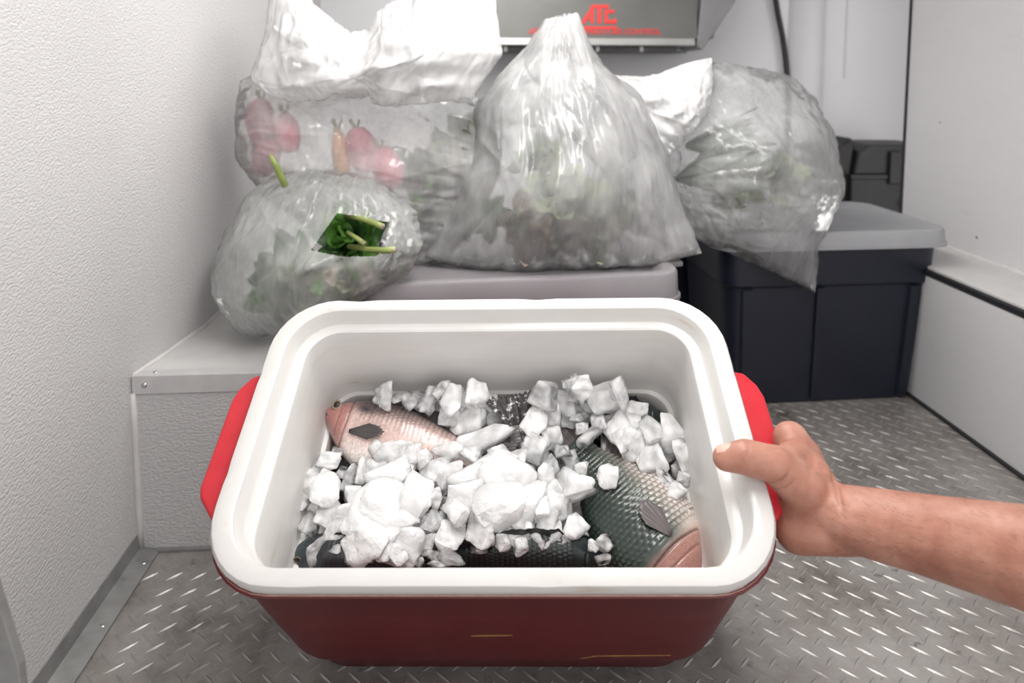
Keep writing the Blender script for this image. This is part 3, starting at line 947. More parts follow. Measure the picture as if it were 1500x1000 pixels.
def make_fish(label, nose, tail, up=None, side=None, L=None, H=.10, T=.055, back=(.03, .035, .035), flank=(.2, .2, .19), belly=(.7, .66, .62), head=None, bodymat='fish',
              finmat='fin', fintone=(.05, .045, .045), bend=0.0, scale_amp=.0007, scale_dark=.45, split=.15, patch=None, tailw=.36, jaw=0.0, lowscale=1.0):
    """local frame: x towards the nose, z towards the dorsal edge, y sideways"""
    nose, tail = Vector(nose), Vector(tail)
    X = (nose - tail)
    up = Vector(up).normalized() if up else X.cross(Vector(side)).normalized()
    L = L or X.length
    X.normalize()
    Y = up.cross(X).normalized()
    Z = X.cross(Y).normalized()
    root = tag(empty('fish'), label, 'fish')
    loc = tail + X * (X.dot(nose - tail) - L)
    mw = CM @ Matrix(((X.x, Y.x, Z.x, loc.x), (X.y, Y.y, Z.y, loc.y), (X.z, Y.z, Z.z, loc.z), (0, 0, 0, 1)))
    root.matrix_world = mw
    BL = .80 * L
    ns, nv = (240, 200) if scale_amp > .001 else (150, 104)
    s = np.linspace(0, 1, ns) ** 1.15
    a = np.linspace(0, 2 * np.pi, nv, endpoint=False)
    S, A = np.meshgrid(s, a, indexing='ij')
    top, bot, wid = interp(S, TOP) * H, interp(S, BOT) * H, interp(S, WID) * T
    ca, sa = np.cos(A), np.sin(A)
    zz = np.where(sa > 0, top, bot) * np.sign(sa) * np.abs(sa) ** .92
    yy = wid * np.sign(ca) * np.abs(ca) ** 1.12
    xx = L - S * BL
    # scales: overlapping rows
    nS, nV = 37, 46
    gu = S * nS
    gv = A / (2 * np.pi) * nV + .5 * (np.floor(gu) % 2)
    fu, fv = gu % 1.0, gv % 1.0 - .5
    dd = np.sqrt((fu * .9) ** 2 + (fv * 1.5) ** 2)
    sc = np.clip(1.05 - dd, 0, 1)
    on = smooth01((S - .24) / .05) * smooth01((1.0 - S) / .05)
    rr = np.sqrt(yy ** 2 + zz ** 2) + 1e-6
    amp = scale_amp * sc * on * (lowscale + (1 - lowscale) * smooth01((zz / H + .1) / .3))
    # gill cover edge and mouth as real grooves
    gl = np.exp(-((S - (.215 - .03 * (zz / H) ** 2 * 4)) / .006) ** 2) * (np.abs(zz) < .34 * H)
    pre = np.exp(-((S - .15) / .006) ** 2) * (np.abs(zz + .05 * H) < .2 * H)
    mo = np.exp(-((zz + .02 * H + .35 * S * H) / (.018 * H)) ** 2) * (S < .065)
    amp = amp - .0022 * gl - .001 * pre - .0022 * mo
    yy2 = yy * (1 + amp / rr)
    zz2 = zz * (1 + amp / rr)
    # body bend sideways in the dorsal plane
    zz2 = zz2 + jaw * H * np.clip(1 - S / .38, 0, 1) ** 1.6
    zz2 = zz2 + bend * ((xx / L - .5) ** 2 - .15) * L
    V = np.stack([xx, yy2, zz2], -1).reshape(-1, 3)
    # own markings, then shade in the gill and mouth grooves
    h = zz / H
    back, flank, belly = map(np.array, (back, flank, belly))
    w1 = smooth01((h + .38) / .30)[..., None]
    w2 = smooth01((h - split + .16) / .30)[..., None]
    col = belly * (1 - w1) + flank * w1
    col = col * (1 - w2) + back * w2
    if head is not None:
        wh = (smooth01((.26 - S) / .08) * smooth01((.42 - h) / .2))[..., None]
        col = col * (1 - wh * .8) + np.array(head) * wh * .8
    edge = (1 - scale_dark * (lowscale + (1 - lowscale) * smooth01((h + .05) / .3)) * on * smooth01((dd - .45) / .35))[..., None]
    col = col * edge
    rng = np.random.RandomState(int(abs(nose.x) * 1e4) % 999)
    col = col * (1 + .12 * rng.randn(ns, nv, 1))
    col = col * (1 - .65 * np.clip(gl + mo + .5 * pre, 0, 1))[..., None]  # groove shade painted into the skin colour
    if patch:
        px_, pz_, pr, pc = patch
        wp = np.exp(-(((S - px_) / (pr * .8)) ** 2 + ((h - pz_) / pr) ** 2))[..., None]
        col = col * (1 - wp) + np.array(pc) * wp
    col = np.clip(col, .004, .95).reshape(-1, 3)
    F_ = []
    for i in range(ns - 1):
        for j in range(nv):
            k = (j + 1) % nv
            F_.append((i * nv + j, (i + 1) * nv + j, (i + 1) * nv + k, i * nv + k))
    F_.append(tuple(range(nv)))
    e = (ns - 1) * nv
    F_.append(tuple(range(e + nv - 1, e - 1, -1)))
    mesh('body', V, F_, bodymat, root, True, col)

    def bz(x):
        return bend * ((x / L - .5) ** 2 - .15) * L
    def P(sx, hz, y=0):
        x = L - sx * BL
        return (x, y, hz * H + bz(x))
    # fins
    fin_sheet('tail_fin', root, [P(.985, .13), P(.985, 0), P(.985, -.13)], [(0.0 * L, 0, tailw * H + bz(0)), (.012 * L, .002, .13 * H + bz(0)), (.016 * L, 0, -.13 * H + bz(0)), (-.0 * L, 0, -tailw * H + bz(0))], fintone, finmat, .0024, 12, .12, 1.0)
    fin_sheet('dorsal_fin', root, [P(.30, .46), P(.5, .44), P(.7, .31), P(.82, .19)], [P(.34, .60), P(.52, .60), P(.72, .50), P(.92, .34)], fintone, finmat, .002, 14, .07)
    fin_sheet('anal_fin', root, [P(.64, -.38), P(.75, -.27), P(.86, -.17)], [P(.70, -.56), P(.80, -.46), P(.94, -.30)], fintone, finmat, .002, 9, .15)
    for sd in (1, -1):
        wy = float(interp(.26, WID)) * T
        fin_sheet('pectoral_fin', root, [P(.252, -.05, sd * wy * 1.05), P(.256, -.10, sd * wy * 1.04)], [P(.37, .055, sd * wy * 1.22), P(.44, .03, sd * wy * 1.25), P(.475, -.04, sd * wy * 1.25), P(.45, -.11, sd * wy * 1.22), P(.38, -.17, sd * wy * 1.15)], fintone, finmat, .0009, 8, .06)
        er = .052 * H
        bm = bmesh.new()
        bmesh.ops.create_uvsphere(bm, u_segments=16, v_segments=10, radius=1)
        ey = float(interp(.11, WID)) * T * .93
        for q in bm.verts:
            q.co = Vector(P(.105, .12 + .7 * jaw, sd * ey)) + Vector((q.co.x * er, q.co.y * er * .55, q.co.z * er))
        eo = from_bm('eye', bm, 'eye', root, True)
        bm = bmesh.new()
        rg = []
        for rad, off in ((1.45, .25), (1.35, .5), (1.0, .55), (.9, .35)):
            rg.append([Vector(P(.105, .12 + .7 * jaw, sd * (ey + er * off * .5))) + Vector((math.cos(2 * math.pi * k / 18) * er * rad, 0, math.sin(2 * math.pi * k / 18) * er * rad)) for k in range(18)])
        v_, f_ = loft(rg, False, False)
        mesh('iris', v_, f_, 'eye_ring', eo, True)
        if H > .09:
            fin_sheet('pelvic_fin', root, [P(.34, -.44, sd * .08 * T), P(.37, -.46, sd * .08 * T)], [P(.50, -.40, sd * .42 * T), P(.53, -.47, sd * .36 * T)], fintone, finmat, .0016, 5, .1)
    return root


CAMSIDE = (.05, -.22, .97)
# pale pink fish along the back wall, dorsal edge up against the wall
make_fish('pale pink-bellied fish lying head left against the back wall of the cooler', (-.276, .250, .186), (.028, .190, .192), side=(.05, -.15, .97), H=.100, T=.060,
          back=(.10, .07, .068), flank=(.62, .45, .41), belly=(.86, .77, .72), head=(.42, .16, .135), fintone=(.07, .06, .06), bend=-.10, jaw=.30, lowscale=.1, scale_dark=.5, split=.26, patch=(.30, .26, .07, (.03, .025, .035)))
# raised dark tail, body going down into the ice
make_fish('dark fish standing tail-up out of the ice near the back', (.062, .080, .115), (.017, .289, .218), side=(.15, -.40, .85), tailw=.50, H=.095, T=.045, back=(.03, .03, .032), flank=(.09, .085, .08), belly=(.22, .2, .19), bodymat='fish_frost', finmat='fin_frost', fintone=(.045, .038, .04))
# large scaled fish on the right
make_fish('large green-grey scaled fish lying diagonally at the right of the cooler', (.254, .036, .180), (.070, .278, .176), side=CAMSIDE, H=.142, T=.066,
          back=(.028, .046, .036), flank=(.17, .185, .15), belly=(.68, .60, .55), head=(.50, .24, .20), fintone=(.13, .11, .11), scale_amp=.0017, scale_dark=.6, split=-.10)
# dark fish upright behind the front wall
make_fish('dark green fish showing only its scaled back at the front of the cooler', (.165, .080, .155), (-.150, .080, .155), up=(0, .25, .95), H=.098, T=.058, back=(.010, .020, .020), flank=(.02, .04, .036), belly=(.2, .2, .18),
          fintone=(.02, .025, .025), bend=-.12, scale_amp=.0011, scale_dark=.6)
make_fish('dark shiny fish with blunt head poking out at the front left corner', (-.276, .082, .182), (-.050, .070, .145), up=(0, .4, .9), H=.070, T=.052, back=(.012, .016, .02), flank=(.025, .04, .045), belly=(.15, .16, .15), head=(.03, .05, .055), fintone=(.02, .02, .02))
make_fish('dark green fish half buried in the back right corner of the cooler', (.262, .264, .168), (.06, .276, .150), up=(.0, .5, .8), H=.075, T=.045, back=(.008, .018, .016), flank=(.015, .04, .034), belly=(.2, .2, .18), fintone=(.02, .02, .02))
make_fish('dark fish buried under the pale pink fish', (-.262, .215, .145), (-.03, .175, .128), up=(0, .7, .7), H=.08, T=.05, back=(.010, .011, .013), flank=(.02, .024, .024), belly=(.1, .1, .1), fintone=(.015, .015, .016))
make_fish('brown mottled fish showing between the two white ice heaps', (-.140, .178, .172), (.035, .070, .170), side=(-.1, -.2, .95), L=.215, H=.080, T=.044, back=(.06, .05, .045), flank=(.17, .145, .13), belly=(.3, .26, .24), bodymat='fish_frost', fintone=(.05, .042, .04), scale_dark=.5)
make_fish('dark fish with its tail fin along the left wall of the cooler', (-.117, .065, .130), (-.270, .150, .184), side=(.6, .1, .75), L=.22, H=.074, T=.04, back=(.012, .012, .014), flank=(.02, .02, .022), belly=(.1, .1, .1), fintone=(.018, .016, .018))
make_fish('black-backed fish deep under the ice in the middle', (.19, .17, .135), (-.06, .16, .135), up=(0, .9, .3), H=.085, T=.05, back=(.012, .013, .014), flank=(.03, .035, .033), belly=(.15, .15, .14), fintone=(.02, .02, .02))


# ------------------------------------------------------------------ ice
def ice_mesh(seed, rough):
    """a broken lump: faceted hull, edges rounded by melting, surface pitted"""
    rng = random.Random(seed)
    bm = bmesh.new()
    for i in range(13):
        z = rng.uniform(-1, 1)
        a = rng.uniform(0, 2 * math.pi)
        r = math.sqrt(1 - z * z)
        k = rng.uniform(.70, 1.12)
        p = [r * math.cos(a), r * math.sin(a), z]
        p = [math.copysign(abs(q) ** .75, q) * .52 * k for q in p]
        bm.verts.new(p)
    h = bmesh.ops.convex_hull(bm, input=bm.verts[:])
    bmesh.ops.delete(bm, geom=[g for g in h['geom_interior'] if isinstance(g, bmesh.types.BMVert)], context='VERTS')
    bmesh.ops.dissolve_limit(bm, angle_limit=R(18), verts=bm.verts[:], edges=bm.edges[:])
    bmesh.ops.triangulate(bm, faces=bm.faces[:])
    for _ in range(3):
        bmesh.ops.subdivide_edges(bm, edges=[e for e in bm.edges if e.calc_length() > .16], cuts=1)
        bmesh.ops.triangulate(bm, faces=[f for f in bm.faces if len(f.verts) > 3])
    bmesh.ops.smooth_vert(bm, verts=bm.verts[:], factor=.42, use_axis_x=True, use_axis_y=True, use_axis_z=True)
    ph = [rng.uniform(0, 6) for _ in range(6)]
    for v in bm.verts:
        p = v.co.copy()
        w = math.sin(9 * p.x + ph[0]) * math.sin(8 * p.y + ph[1]) + math.sin(11 * p.z + ph[2]) * math.sin(10 * p.x + ph[3]) + .6 * math.sin(19 * p.y + ph[4]) * math.sin(17 * p.z + ph[5])
        v.co += p.normalized() * w * .022 + Vector((rng.gauss(0, 1), rng.gauss(0, 1), rng.gauss(0, 1))) * rough
    bmesh.ops.recalc_face_normals(bm, faces=bm.faces[:])
    for e in bm.edges:
        if len(e.link_faces) == 2 and e.calc_face_angle(0) > R(24):
            e.smooth = False
    me = bpy.data.meshes.new('ice_chunk')
    bm.to_mesh(me)
    bm.free()
    me.polygons.foreach_set('use_smooth', [True] * len(me.polygons))
    return me


ICE_MESH = {k: [ice_mesh(30 * q + i, rg) for i in range(9)] for q, (k, rg) in enumerate((('c', .004), ('w', .006), ('f', .009)))}
for k in ICE_MESH:
    for me in ICE_MESH[k]:
        me.materials.append(MAT['ice_' + k])
ICE_WORD = {'c': 'clear glassy', 'w': 'cloudy', 'f': 'frosty white'}
LANDMARK = [((-.20, .285), 'along the back of the pale pink fish'), ((-.24, .205), 'under the chin of the pale pink fish'), ((-.25, .12), 'by the left wall of the cooler'), ((-.15, .13), 'in the left ice heap'), ((-.13, .20), 'under the belly of the pale pink fish'),
            ((-.10, .08), 'between the two ice heaps'), ((.0, .16), 'in the middle ice heap'), ((.0, .22), 'below the raised tail fin'), ((-.03, .285), 'left of the raised tail fin'), ((.10, .285), 'at the back wall right of the raised tail fin'),
            ((.04, .09), 'above the dark fish at the front'), ((.10, .12), 'left of the large scaled fish'), ((.10, .20), 'over the tail of the large scaled fish'), ((.21, .21), 'above the belly of the large scaled fish'), ((.26, .15), 'by the right wall of the cooler'),
            ((.16, .27), 'in the back right of the cooler'), ((.14, .06), 'at the front beside the large scaled fish')]
rng = random.Random(11)
tilt = Matrix.Rotation(R(12), 4, 'X')
for x, d, h, sx, sy, k in ICE:
    me = rng.choice(ICE_MESH[k])
    o = bpy.data.objects.new('ice_chunk', me)
    COL.objects.link(o)
    sz = .62 * (sx + sy) / 2 * rng.uniform(.85, 1.15)
    sc = Matrix.Diagonal((sx * 1.12 / 1000, sy * 1.15 / 1000, sz * 1.2 / 1000, 1))
    o.matrix_world = CM @ Matrix.Translation((x / 1000, d / 1000, h / 1000)) @ tilt @ Matrix.Rotation(rng.uniform(-.35, .35), 4, 'X') @ Matrix.Rotation(rng.uniform(-.35, .35), 4, 'Y') @ sc @ Matrix.Rotation(rng.choice((0, math.pi / 2, math.pi, 4.71)) + rng.uniform(-.3, .3), 4, 'Z')
    where = min(LANDMARK, key=lambda q: (q[0][0] - x / 1000) ** 2 + (q[0][1] - d / 1000) ** 2)[1]
    m_ = (sx + sy) / 2
    size = 'tiny' if m_ < 22 else 'small' if m_ < 32 else 'medium' if m_ < 44 else 'large'
    shape = ' long' if sx > 1.5 * sy or sy > 1.5 * sx else ''
    tag(o, '%s%s %s ice chunk %s' % (size, shape, ICE_WORD[k], where), 'ice', 'ice chunks packed around the fish')


# ------------------------------------------------------------------ plastic bags: two film sheets, relaxed so the slack film buckles into folds
def resample(P, n):
    P = np.array(P, float)
    d = np.r_[0, np.cumsum(np.linalg.norm(np.diff(P, axis=0), axis=1))]
    # gentle smoothing of the polyline, ends kept
    t = np.linspace(0, d[-1], n)
    Q = np.stack([np.interp(t, d, P[:, k]) for k in range(3)], 1)
    for _ in range(max(2, n // 22)):
        Q[1:-1] = .25 * Q[:-2] + .5 * Q[1:-1] + .25 * Q[2:]
    return Q


def coons(d, nu, nv):
    b, t = resample(d['b'], nu), resample(d['t'], nu)
    l, r = resample(d['l'], nv), resample(d['r'], nv)
    u = np.linspace(0, 1, nu)[:, None, None]
    v = np.linspace(0, 1, nv)[None, :, None]
    B, T_, L_, R_ = b[:, None], t[:, None], l[None], r[None]
    return (1 - v) * B + v * T_ + (1 - u) * L_ + u * R_ - ((1 - u) * (1 - v) * b[0] + u * (1 - v) * b[-1] + (1 - u) * v * t[0] + u * v * t[-1])


def lowpass(a, k):
    for _ in range(k):
        a[1:-1] = .25 * a[:-2] + .5 * a[1:-1] + .25 * a[2:]
        a[:, 1:-1] = .25 * a[:, :-2] + .5 * a[:, 1:-1] + .25 * a[:, 2:]
    return a


def relax(X, slack_u, slack_v, iters, keep, rng, amp=.004, span=4, edge_free=.2):
    """film relaxation: edges want to be longer than the smooth hull, so the sheet gathers into folds.
    slack across u makes folds that run along v and the other way round"""
    T0 = X.copy()
    nu, nv, _ = X.shape
    nrm = np.cross(np.gradient(X, axis=0), np.gradient(X, axis=1))
    nrm /= np.linalg.norm(nrm, axis=2, keepdims=True) + 1e-9

    def streak(k_along, k_across, along_v):
        a = rng.randn(nu, nv)
        for _ in range(max(k_along, k_across)):
            if _ < (k_across if along_v else k_along):
                a[1:-1] = .25 * a[:-2] + .5 * a[1:-1] + .25 * a[2:]
            if _ < (k_along if along_v else k_across):
                a[:, 1:-1] = .25 * a[:, :-2] + .5 * a[:, 1:-1] + .25 * a[:, 2:]
        return a / (a.std() + 1e-9)
    nz = streak(140, 3, slack_u >= slack_v) * .45 + streak(60, 14, slack_u >= slack_v) * .8 + streak(30, 30, True) * .7
    X = X + nrm * (nz * amp)[..., None]
    su = streak(60, 60, True)
    su = (su - su.min()) / (su.max() - su.min())
    ku = 1 + slack_u * (.15 + 1.6 * su ** 1.5)
    kv = 1 + slack_v * (.15 + 1.6 * (1 - su) ** 1.5)
    sets = []
    for (a, b, sl, w) in ((np.s_[:-1, :], np.s_[1:, :], ku[:-1], 1), (np.s_[:, :-1], np.s_[:, 1:], kv[:, :-1], 1),
                          (np.s_[:-1, :-1], np.s_[1:, 1:], .5 * (ku + kv)[:-1, :-1], .5), (np.s_[1:, :-1], np.s_[:-1, 1:], .5 * (ku + kv)[:-1, :-1], .5),
                          (np.s_[:-span, :], np.s_[span:, :], ku[:-span] * .985, .35), (np.s_[:, :-span], np.s_[:, span:], kv[:, :-span] * .985, .35)):
        sets.append((a, b, np.linalg.norm(T0[a] - T0[b], axis=2) * sl, w))
    k = np.full((nu, nv, 1), keep)
    k[0] = k[-1] = edge_free
    k[:, 0] = k[:, -1] = edge_free
    for it in range(iters):
        D = np.zeros_like(X)
        for a, b, L, w in sets:
            e = X[b] - X[a]
            l = np.linalg.norm(e, axis=2)
            c = e * ((l - L) / (l + 1e-9) * .5 * w)[..., None]
            D[a] += c
            D[b] -= c
        X = X + D * .30
        X += (T0 - X) * k
    return X


def creases(X, rng, along_v, count=26, height=.0032):
    """long sharp ridges where the film is folded or pulled tight"""
    nu, nv, _ = X.shape
    nrm = np.cross(np.gradient(X, axis=0), np.gradient(X, axis=1))
    nrm /= np.linalg.norm(nrm, axis=2, keepdims=True) + 1e-9
    U, W = np.meshgrid(np.linspace(0, 1, nu), np.linspace(0, 1, nv), indexing='ij')
    H_ = np.zeros((nu, nv))
    for _ in range(count):
        a = (math.pi / 2 if along_v else 0) + rng.normal(0, .55)
        cx, cy, ln = rng.uniform(.1, .9), rng.uniform(.1, .9), rng.uniform(.12, .42)
        du, dv = U - cx, W - cy
        t = du * math.cos(a) + dv * math.sin(a)
        d = -du * math.sin(a) + dv * math.cos(a) + .25 * rng.normal() * t * t
        H_ += rng.choice((1, 1, -1)) * rng.uniform(.5, 1.2) * np.exp(-np.abs(d) / .014) * np.exp(-(t / ln) ** 4)
    fade = np.minimum(np.minimum(U, 1 - U), np.minimum(W, 1 - W)).clip(0, .08) / .08
    return X + nrm * (H_ * fade * height)[..., None]


def crinkle(X, rng, slack):
    """double the resolution and let a little extra slack snap into fine creases"""
    def up(a):
        n = a.shape[0]
        b = np.empty((2 * n - 1,) + a.shape[1:])
        b[::2] = a
        b[1::2] = .5 * (a[1:] + a[:-1])
        return b
    Y = up(X)
    Y = up(Y.transpose(1, 0, 2)).transpose(1, 0, 2)
    return relax(Y, slack, slack * .8, 26, .004, rng, amp=.0011, span=3, edge_free=.3)


def make_sheets(d, nu, nv, front, back, seed, lumps=(), slack=(.06, .01), keep=.010, p=2.4, q=.55, nrm=(0, -1, .12), iters=80, noise_amp=.0035, fine=.022, small=14):
    rng = np.random.RandomState(seed)
    B = coons(d, nu, nv)
    u = np.linspace(-1, 1, nu)[:, None]
    v = np.linspace(-1, 1, nv)[None]
    prof = ((1 - np.abs(u) ** p) * (1 - np.abs(v) ** p)).clip(0) ** q
    n = np.array(nrm) / np.linalg.norm(nrm)
    lf = np.zeros_like(prof)
    lr = random.Random(seed * 7 + 1)
    lumps = list(lumps) + [(lr.uniform(-.65, .65), lr.uniform(-.8, .35), lr.uniform(.10, .2), lr.uniform(.10, .2), lr.uniform(.006, .018)) for _ in range(small)]
    for (cu, cv, ru, rv, a) in lumps:
        lf += a * np.exp(-((u - cu) / ru) ** 2 - ((v - cv) / rv) ** 2)
    Fs = B + n * ((front * prof + lf * prof ** .6))[..., None]
    Bs = B - n * (back * prof)[..., None]
    Fs = relax(Fs, slack[0], slack[1], iters, keep, rng, noise_amp)
    Bs = relax(Bs, slack[0], slack[1], iters, keep, rng, noise_amp)
    Fs, Bs = creases(Fs, rng, slack[0] >= slack[1]), creases(Bs, rng, slack[0] >= slack[1])
    Fs, Bs = crinkle(Fs, rng, fine), crinkle(Bs, rng, fine)
    for e in (np.s_[0, :], np.s_[-1, :], np.s_[:, 0], np.s_[:, -1]):   # sheets meet at the sealed border
        m_ = .5 * (Fs[e] + Bs[e])
        Fs[e] = m_
        Bs[e] = m_
    return Fs, Bs


def sheet_faces(nu, nv, off=0, flip=False, skip=None):
    F_ = []
    for i in range(nu - 1):
        for j in range(nv - 1):
            if skip is not None and skip[i, j]:
                continue
            q = (off + i * nv + j, off + (i + 1) * nv + j, off + (i + 1) * nv + j + 1, off + i * nv + j + 1)
            F_.append(q[::-1] if flip else q)
    return F_


def bag_part(name, root, Fs, Bs, mat, hole=None):
    """film front and back in one closed mesh; hole(points) -> mask of faces left open (a tear)"""
    nu, nv, _ = Fs.shape
    V = np.concatenate([Fs.reshape(-1, 3), Bs.reshape(-1, 3)])
    sk = None
    if hole is not None:
        C_ = .25 * (Fs[:-1, :-1] + Fs[1:, :-1] + Fs[:-1, 1:] + Fs[1:, 1:])
        sk = hole(C_)
    F_ = sheet_faces(nu, nv, 0, False, sk) + sheet_faces(nu, nv, nu * nv, True)
    o = mesh(name, V - np.array(root.location), F_, mat, root, True)
    bm = bmesh.new()
    bm.from_mesh(o.data)
    bmesh.ops.remove_doubles(bm, verts=bm.verts[:], dist=1e-6)
    bm.to_mesh(o.data)
    bm.free()
    return o


# left bag
bagL = tag(empty('produce_bag', (-.2, 1.46, .45)), 'large hazy plastic bag with pink and green produce beside the left wall', 'bag')
Fs, Bs = make_sheets(LEFT, 120, 96, .095, .11, 1, lumps=((-.55, .1, .3, .4, .03), (.35, .1, .35, .4, .05), (-.05, -.3, .3, .3, .02)), slack=(.006, .05))
bag_part('film', bagL, Fs, Bs, 'film_left')
Fs, Bs = make_sheets(LEFT_MOUTH, 120, 90, .07, .09, 2, lumps=((.4, -.1, .4, .6, .05), (-.6, .0, .3, .6, .03)), slack=(.05, .03), noise_amp=.006)
bag_part('bag_mouth', bagL, Fs, Bs, 'film_white')

# middle bag
bagM = tag(empty('produce_bag', (.2, 1.40, .436)), 'hazy plastic bag of lettuce with a twisted tail on the lid behind the cooler', 'bag')
Fs, Bs = make_sheets(MID, 120, 130, .11, .11, 3, lumps=((-.1, -.55, .35, .3, .05), (.25, -.15, .3, .35, .035), (-.55, -.35, .25, .3, .02)), slack=(.05, .006), p=2.2)
bag_part('film', bagM, Fs, Bs, 'film')

Fs, Bs = make_sheets(MID_FOLD, 90, 90, .075, .06, 8, slack=(.06, .01), p=2.2, noise_amp=.005, small=6)
bag_part('gathered_neck', bagM, Fs, Bs, 'film_fold')

# right bag
bagR = tag(empty('produce_bag', (.7, 1.68, .44)), 'hazy plastic bag of grey-green stalks with a corner hanging over the navy bin', 'bag')
Fs, Bs = make_sheets(RIGHT, 120, 110, .12, .12, 4, lumps=((-.2, .0, .4, .4, .05), (.45, -.1, .3, .5, .04)), slack=(.006, .05), nrm=(.05, -1, .15))
bag_part('film', bagR, Fs, Bs, 'film_right')
Fs, Bs = make_sheets(RIGHT_MOUTH, 90, 70, .06, .05, 5, lumps=((.2, -.2, .4, .5, .02),), slack=(.05, .01), noise_amp=.006)
bag_part('bag_mouth', bagR, Fs, Bs, 'film_white')

# small torn bag in front on the ledge
bagS = tag(empty('produce_bag', (-.33, 1.30, .311)), 'small thin plastic bag of leafy greens with a tear, on the left ledge', 'bag')
HOLE = [(-.273, .512), (-.236, .566), (-.200, .560), (-.142, .548), (-.146, .512), (-.16, .498)]


def in_poly(x, z, poly):
    r = np.zeros_like(x, bool)
    n = len(poly)
    for i in range(n):
        x0, z0 = poly[i]
        x1, z1 = poly[(i + 1) % n]
        c = ((z0 > z) != (z1 > z)) & (x < (x1 - x0) * (z - z0) / (z1 - z0 + 1e-12) + x0)
        r ^= c
    return r


Fs, Bs = make_sheets(SMALL, 130, 120, .085, .075, 6, lumps=((.1, -.35, .4, .3, .025), (-.4, -.1, .3, .4, .02)), slack=(.035, .004), p=2.6, q=.5, nrm=(0, -1, .25))
bag_part('film', bagS, Fs, Bs, 'film_small', lambda C_: in_poly(C_[..., 0], C_[..., 2], HOLE))


# ------------------------------------------------------------------ produce inside the bags
def leaf_mesh(name, L, W, mat, curl=.3, ruff=.15, seed=0, fold=.25):
    rng = random.Random(seed)
    nu, nv = 15, 9
    V = []
    p1, p2 = rng.uniform(0, 6), rng.uniform(0, 6)
    for i in range(nu):
        s = i / (nu - 1)
        w = W * (math.sin(math.pi * min(1, s * .92 + .08) ** .8) ** .7) * (.35 + .65 * min(1, s * 2.2)) * .5
        for j in range(nv):
            t = j / (nv - 1) * 2 - 1
            z = curl * L * s * s + fold * abs(t) * w + ruff * w * abs(t) * math.sin(s * 13 + p1 + t * 2)
            V.append((t * w + .06 * W * math.sin(s * 4 + p2), L * s, z))
    me_f = sheet_faces(nu, nv)
    th = .0012
    n = len(V)
    V2 = V + [(x, y, z - th) for x, y, z in V]
    F_ = me_f + [tuple(q + n for q in f[::-1]) for f in me_f]
    me = bpy.data.meshes.new(name)
    me.from_pydata(V2, [], F_)
    me.polygons.foreach_set('use_smooth', [True] * len(me.polygons))
    me.materials.append(MAT[mat])
    return me


LEAF = {k: [leaf_mesh('leaf', .13, .085, k, .25 + .1 * i, .25, i + 7) for i in range(3)] for k in ('leaf', 'leaf_dark', 'leaf_pale', 'leaf_mauve', 'leaf_grey')}
STALK = [leaf_mesh('leaf', .20, .035, 'leaf_grey', .08, .3, 40 + i) for i in range(3)]


def bunch(name, label, cat, loc, kinds, n, seed, size=1.0, rad=.03, group=None, axis=(0, 0, 1), meshes=None, spread=1.1, stems=0):
    rg = random.Random(seed)
    t = tag(empty(name, loc), label, cat, group)
    ax = Vector(axis).normalized()
    q = Vector((0, 0, 1)).rotation_difference(ax).to_matrix().to_4x4()
    for i in range(n):
        me = rg.choice(meshes) if meshes else rg.choice(LEAF[rg.choice(kinds)])
        o = bpy.data.objects.new('leaf', me)
        COL.objects.link(o)
        o.parent = t
        a = i * 2.4 + rg.uniform(-.3, .3)
        el = spread * (i / n) ** .7 + rg.uniform(-.1, .1)       # from upright to splayed
        M_ = q @ Matrix.Rotation(a, 4, 'Z') @ Matrix.Translation((0, rad * .2 * (i / n), -.02)) @ Matrix.Rotation(R(90) - el, 4, 'X') @ Matrix.Scale(size * rg.uniform(.75, 1.1), 4)
        o.matrix_basis = M_
    for i in range(stems):
        a = rg.uniform(0, 6.28)
        p0 = q @ Vector((.008 * math.cos(a), .008 * math.sin(a), .02))
        p1 = q @ Vector((.02 * math.cos(a), .02 * math.sin(a), -.06 - rg.uniform(0, .03)))
        tube('stem', [p0, (p0 + p1) / 2, p1], [.004, .0045, .005], 'stem', t, 8)
    return t


# greens in the small bag (stalk ends show through the tear)
bunch('leafy_greens', 'bunch of dark green leaves and stalks showing through the torn small bag', 'greens', (-.225, 1.305, .50), ['leaf', 'leaf', 'leaf_dark'], 26, 1, .62, axis=(-.2, -.6, .35), spread=1.9)
bunch('leafy_greens', 'bunch of green leaves low in the small torn bag', 'greens', (-.33, 1.285, .43), ['leaf', 'leaf_dark', 'leaf_pale'], 24, 2, .78, axis=(-.3, -.5, .3), spread=1.9)
bunch('leafy_greens', 'pale leaves at the lower right of the small torn bag', 'greens', (-.225, 1.262, .44), ['leaf_pale', 'leaf_mauve', 'leaf'], 20, 3, .50, axis=(.1, -.6, .2), spread=1.9)


def stalk(label, path, rad, parent_loc):
    t = tag(empty('cut_stalk', parent_loc), label, 'stalk')
    P0 = Vector(parent_loc)
    pts = [Vector(p) - P0 for p in path]
    tube('stalk_skin', pts, rad, 'stem', t, 10)
    d = (pts[-1] - pts[-2]).normalized()
    tube('cut_end', [pts[-1] - d * .001, pts[-1] + d * .0012], [rad[-1] * .9] * 2, 'leaf_mauve', t, 10)
    return t


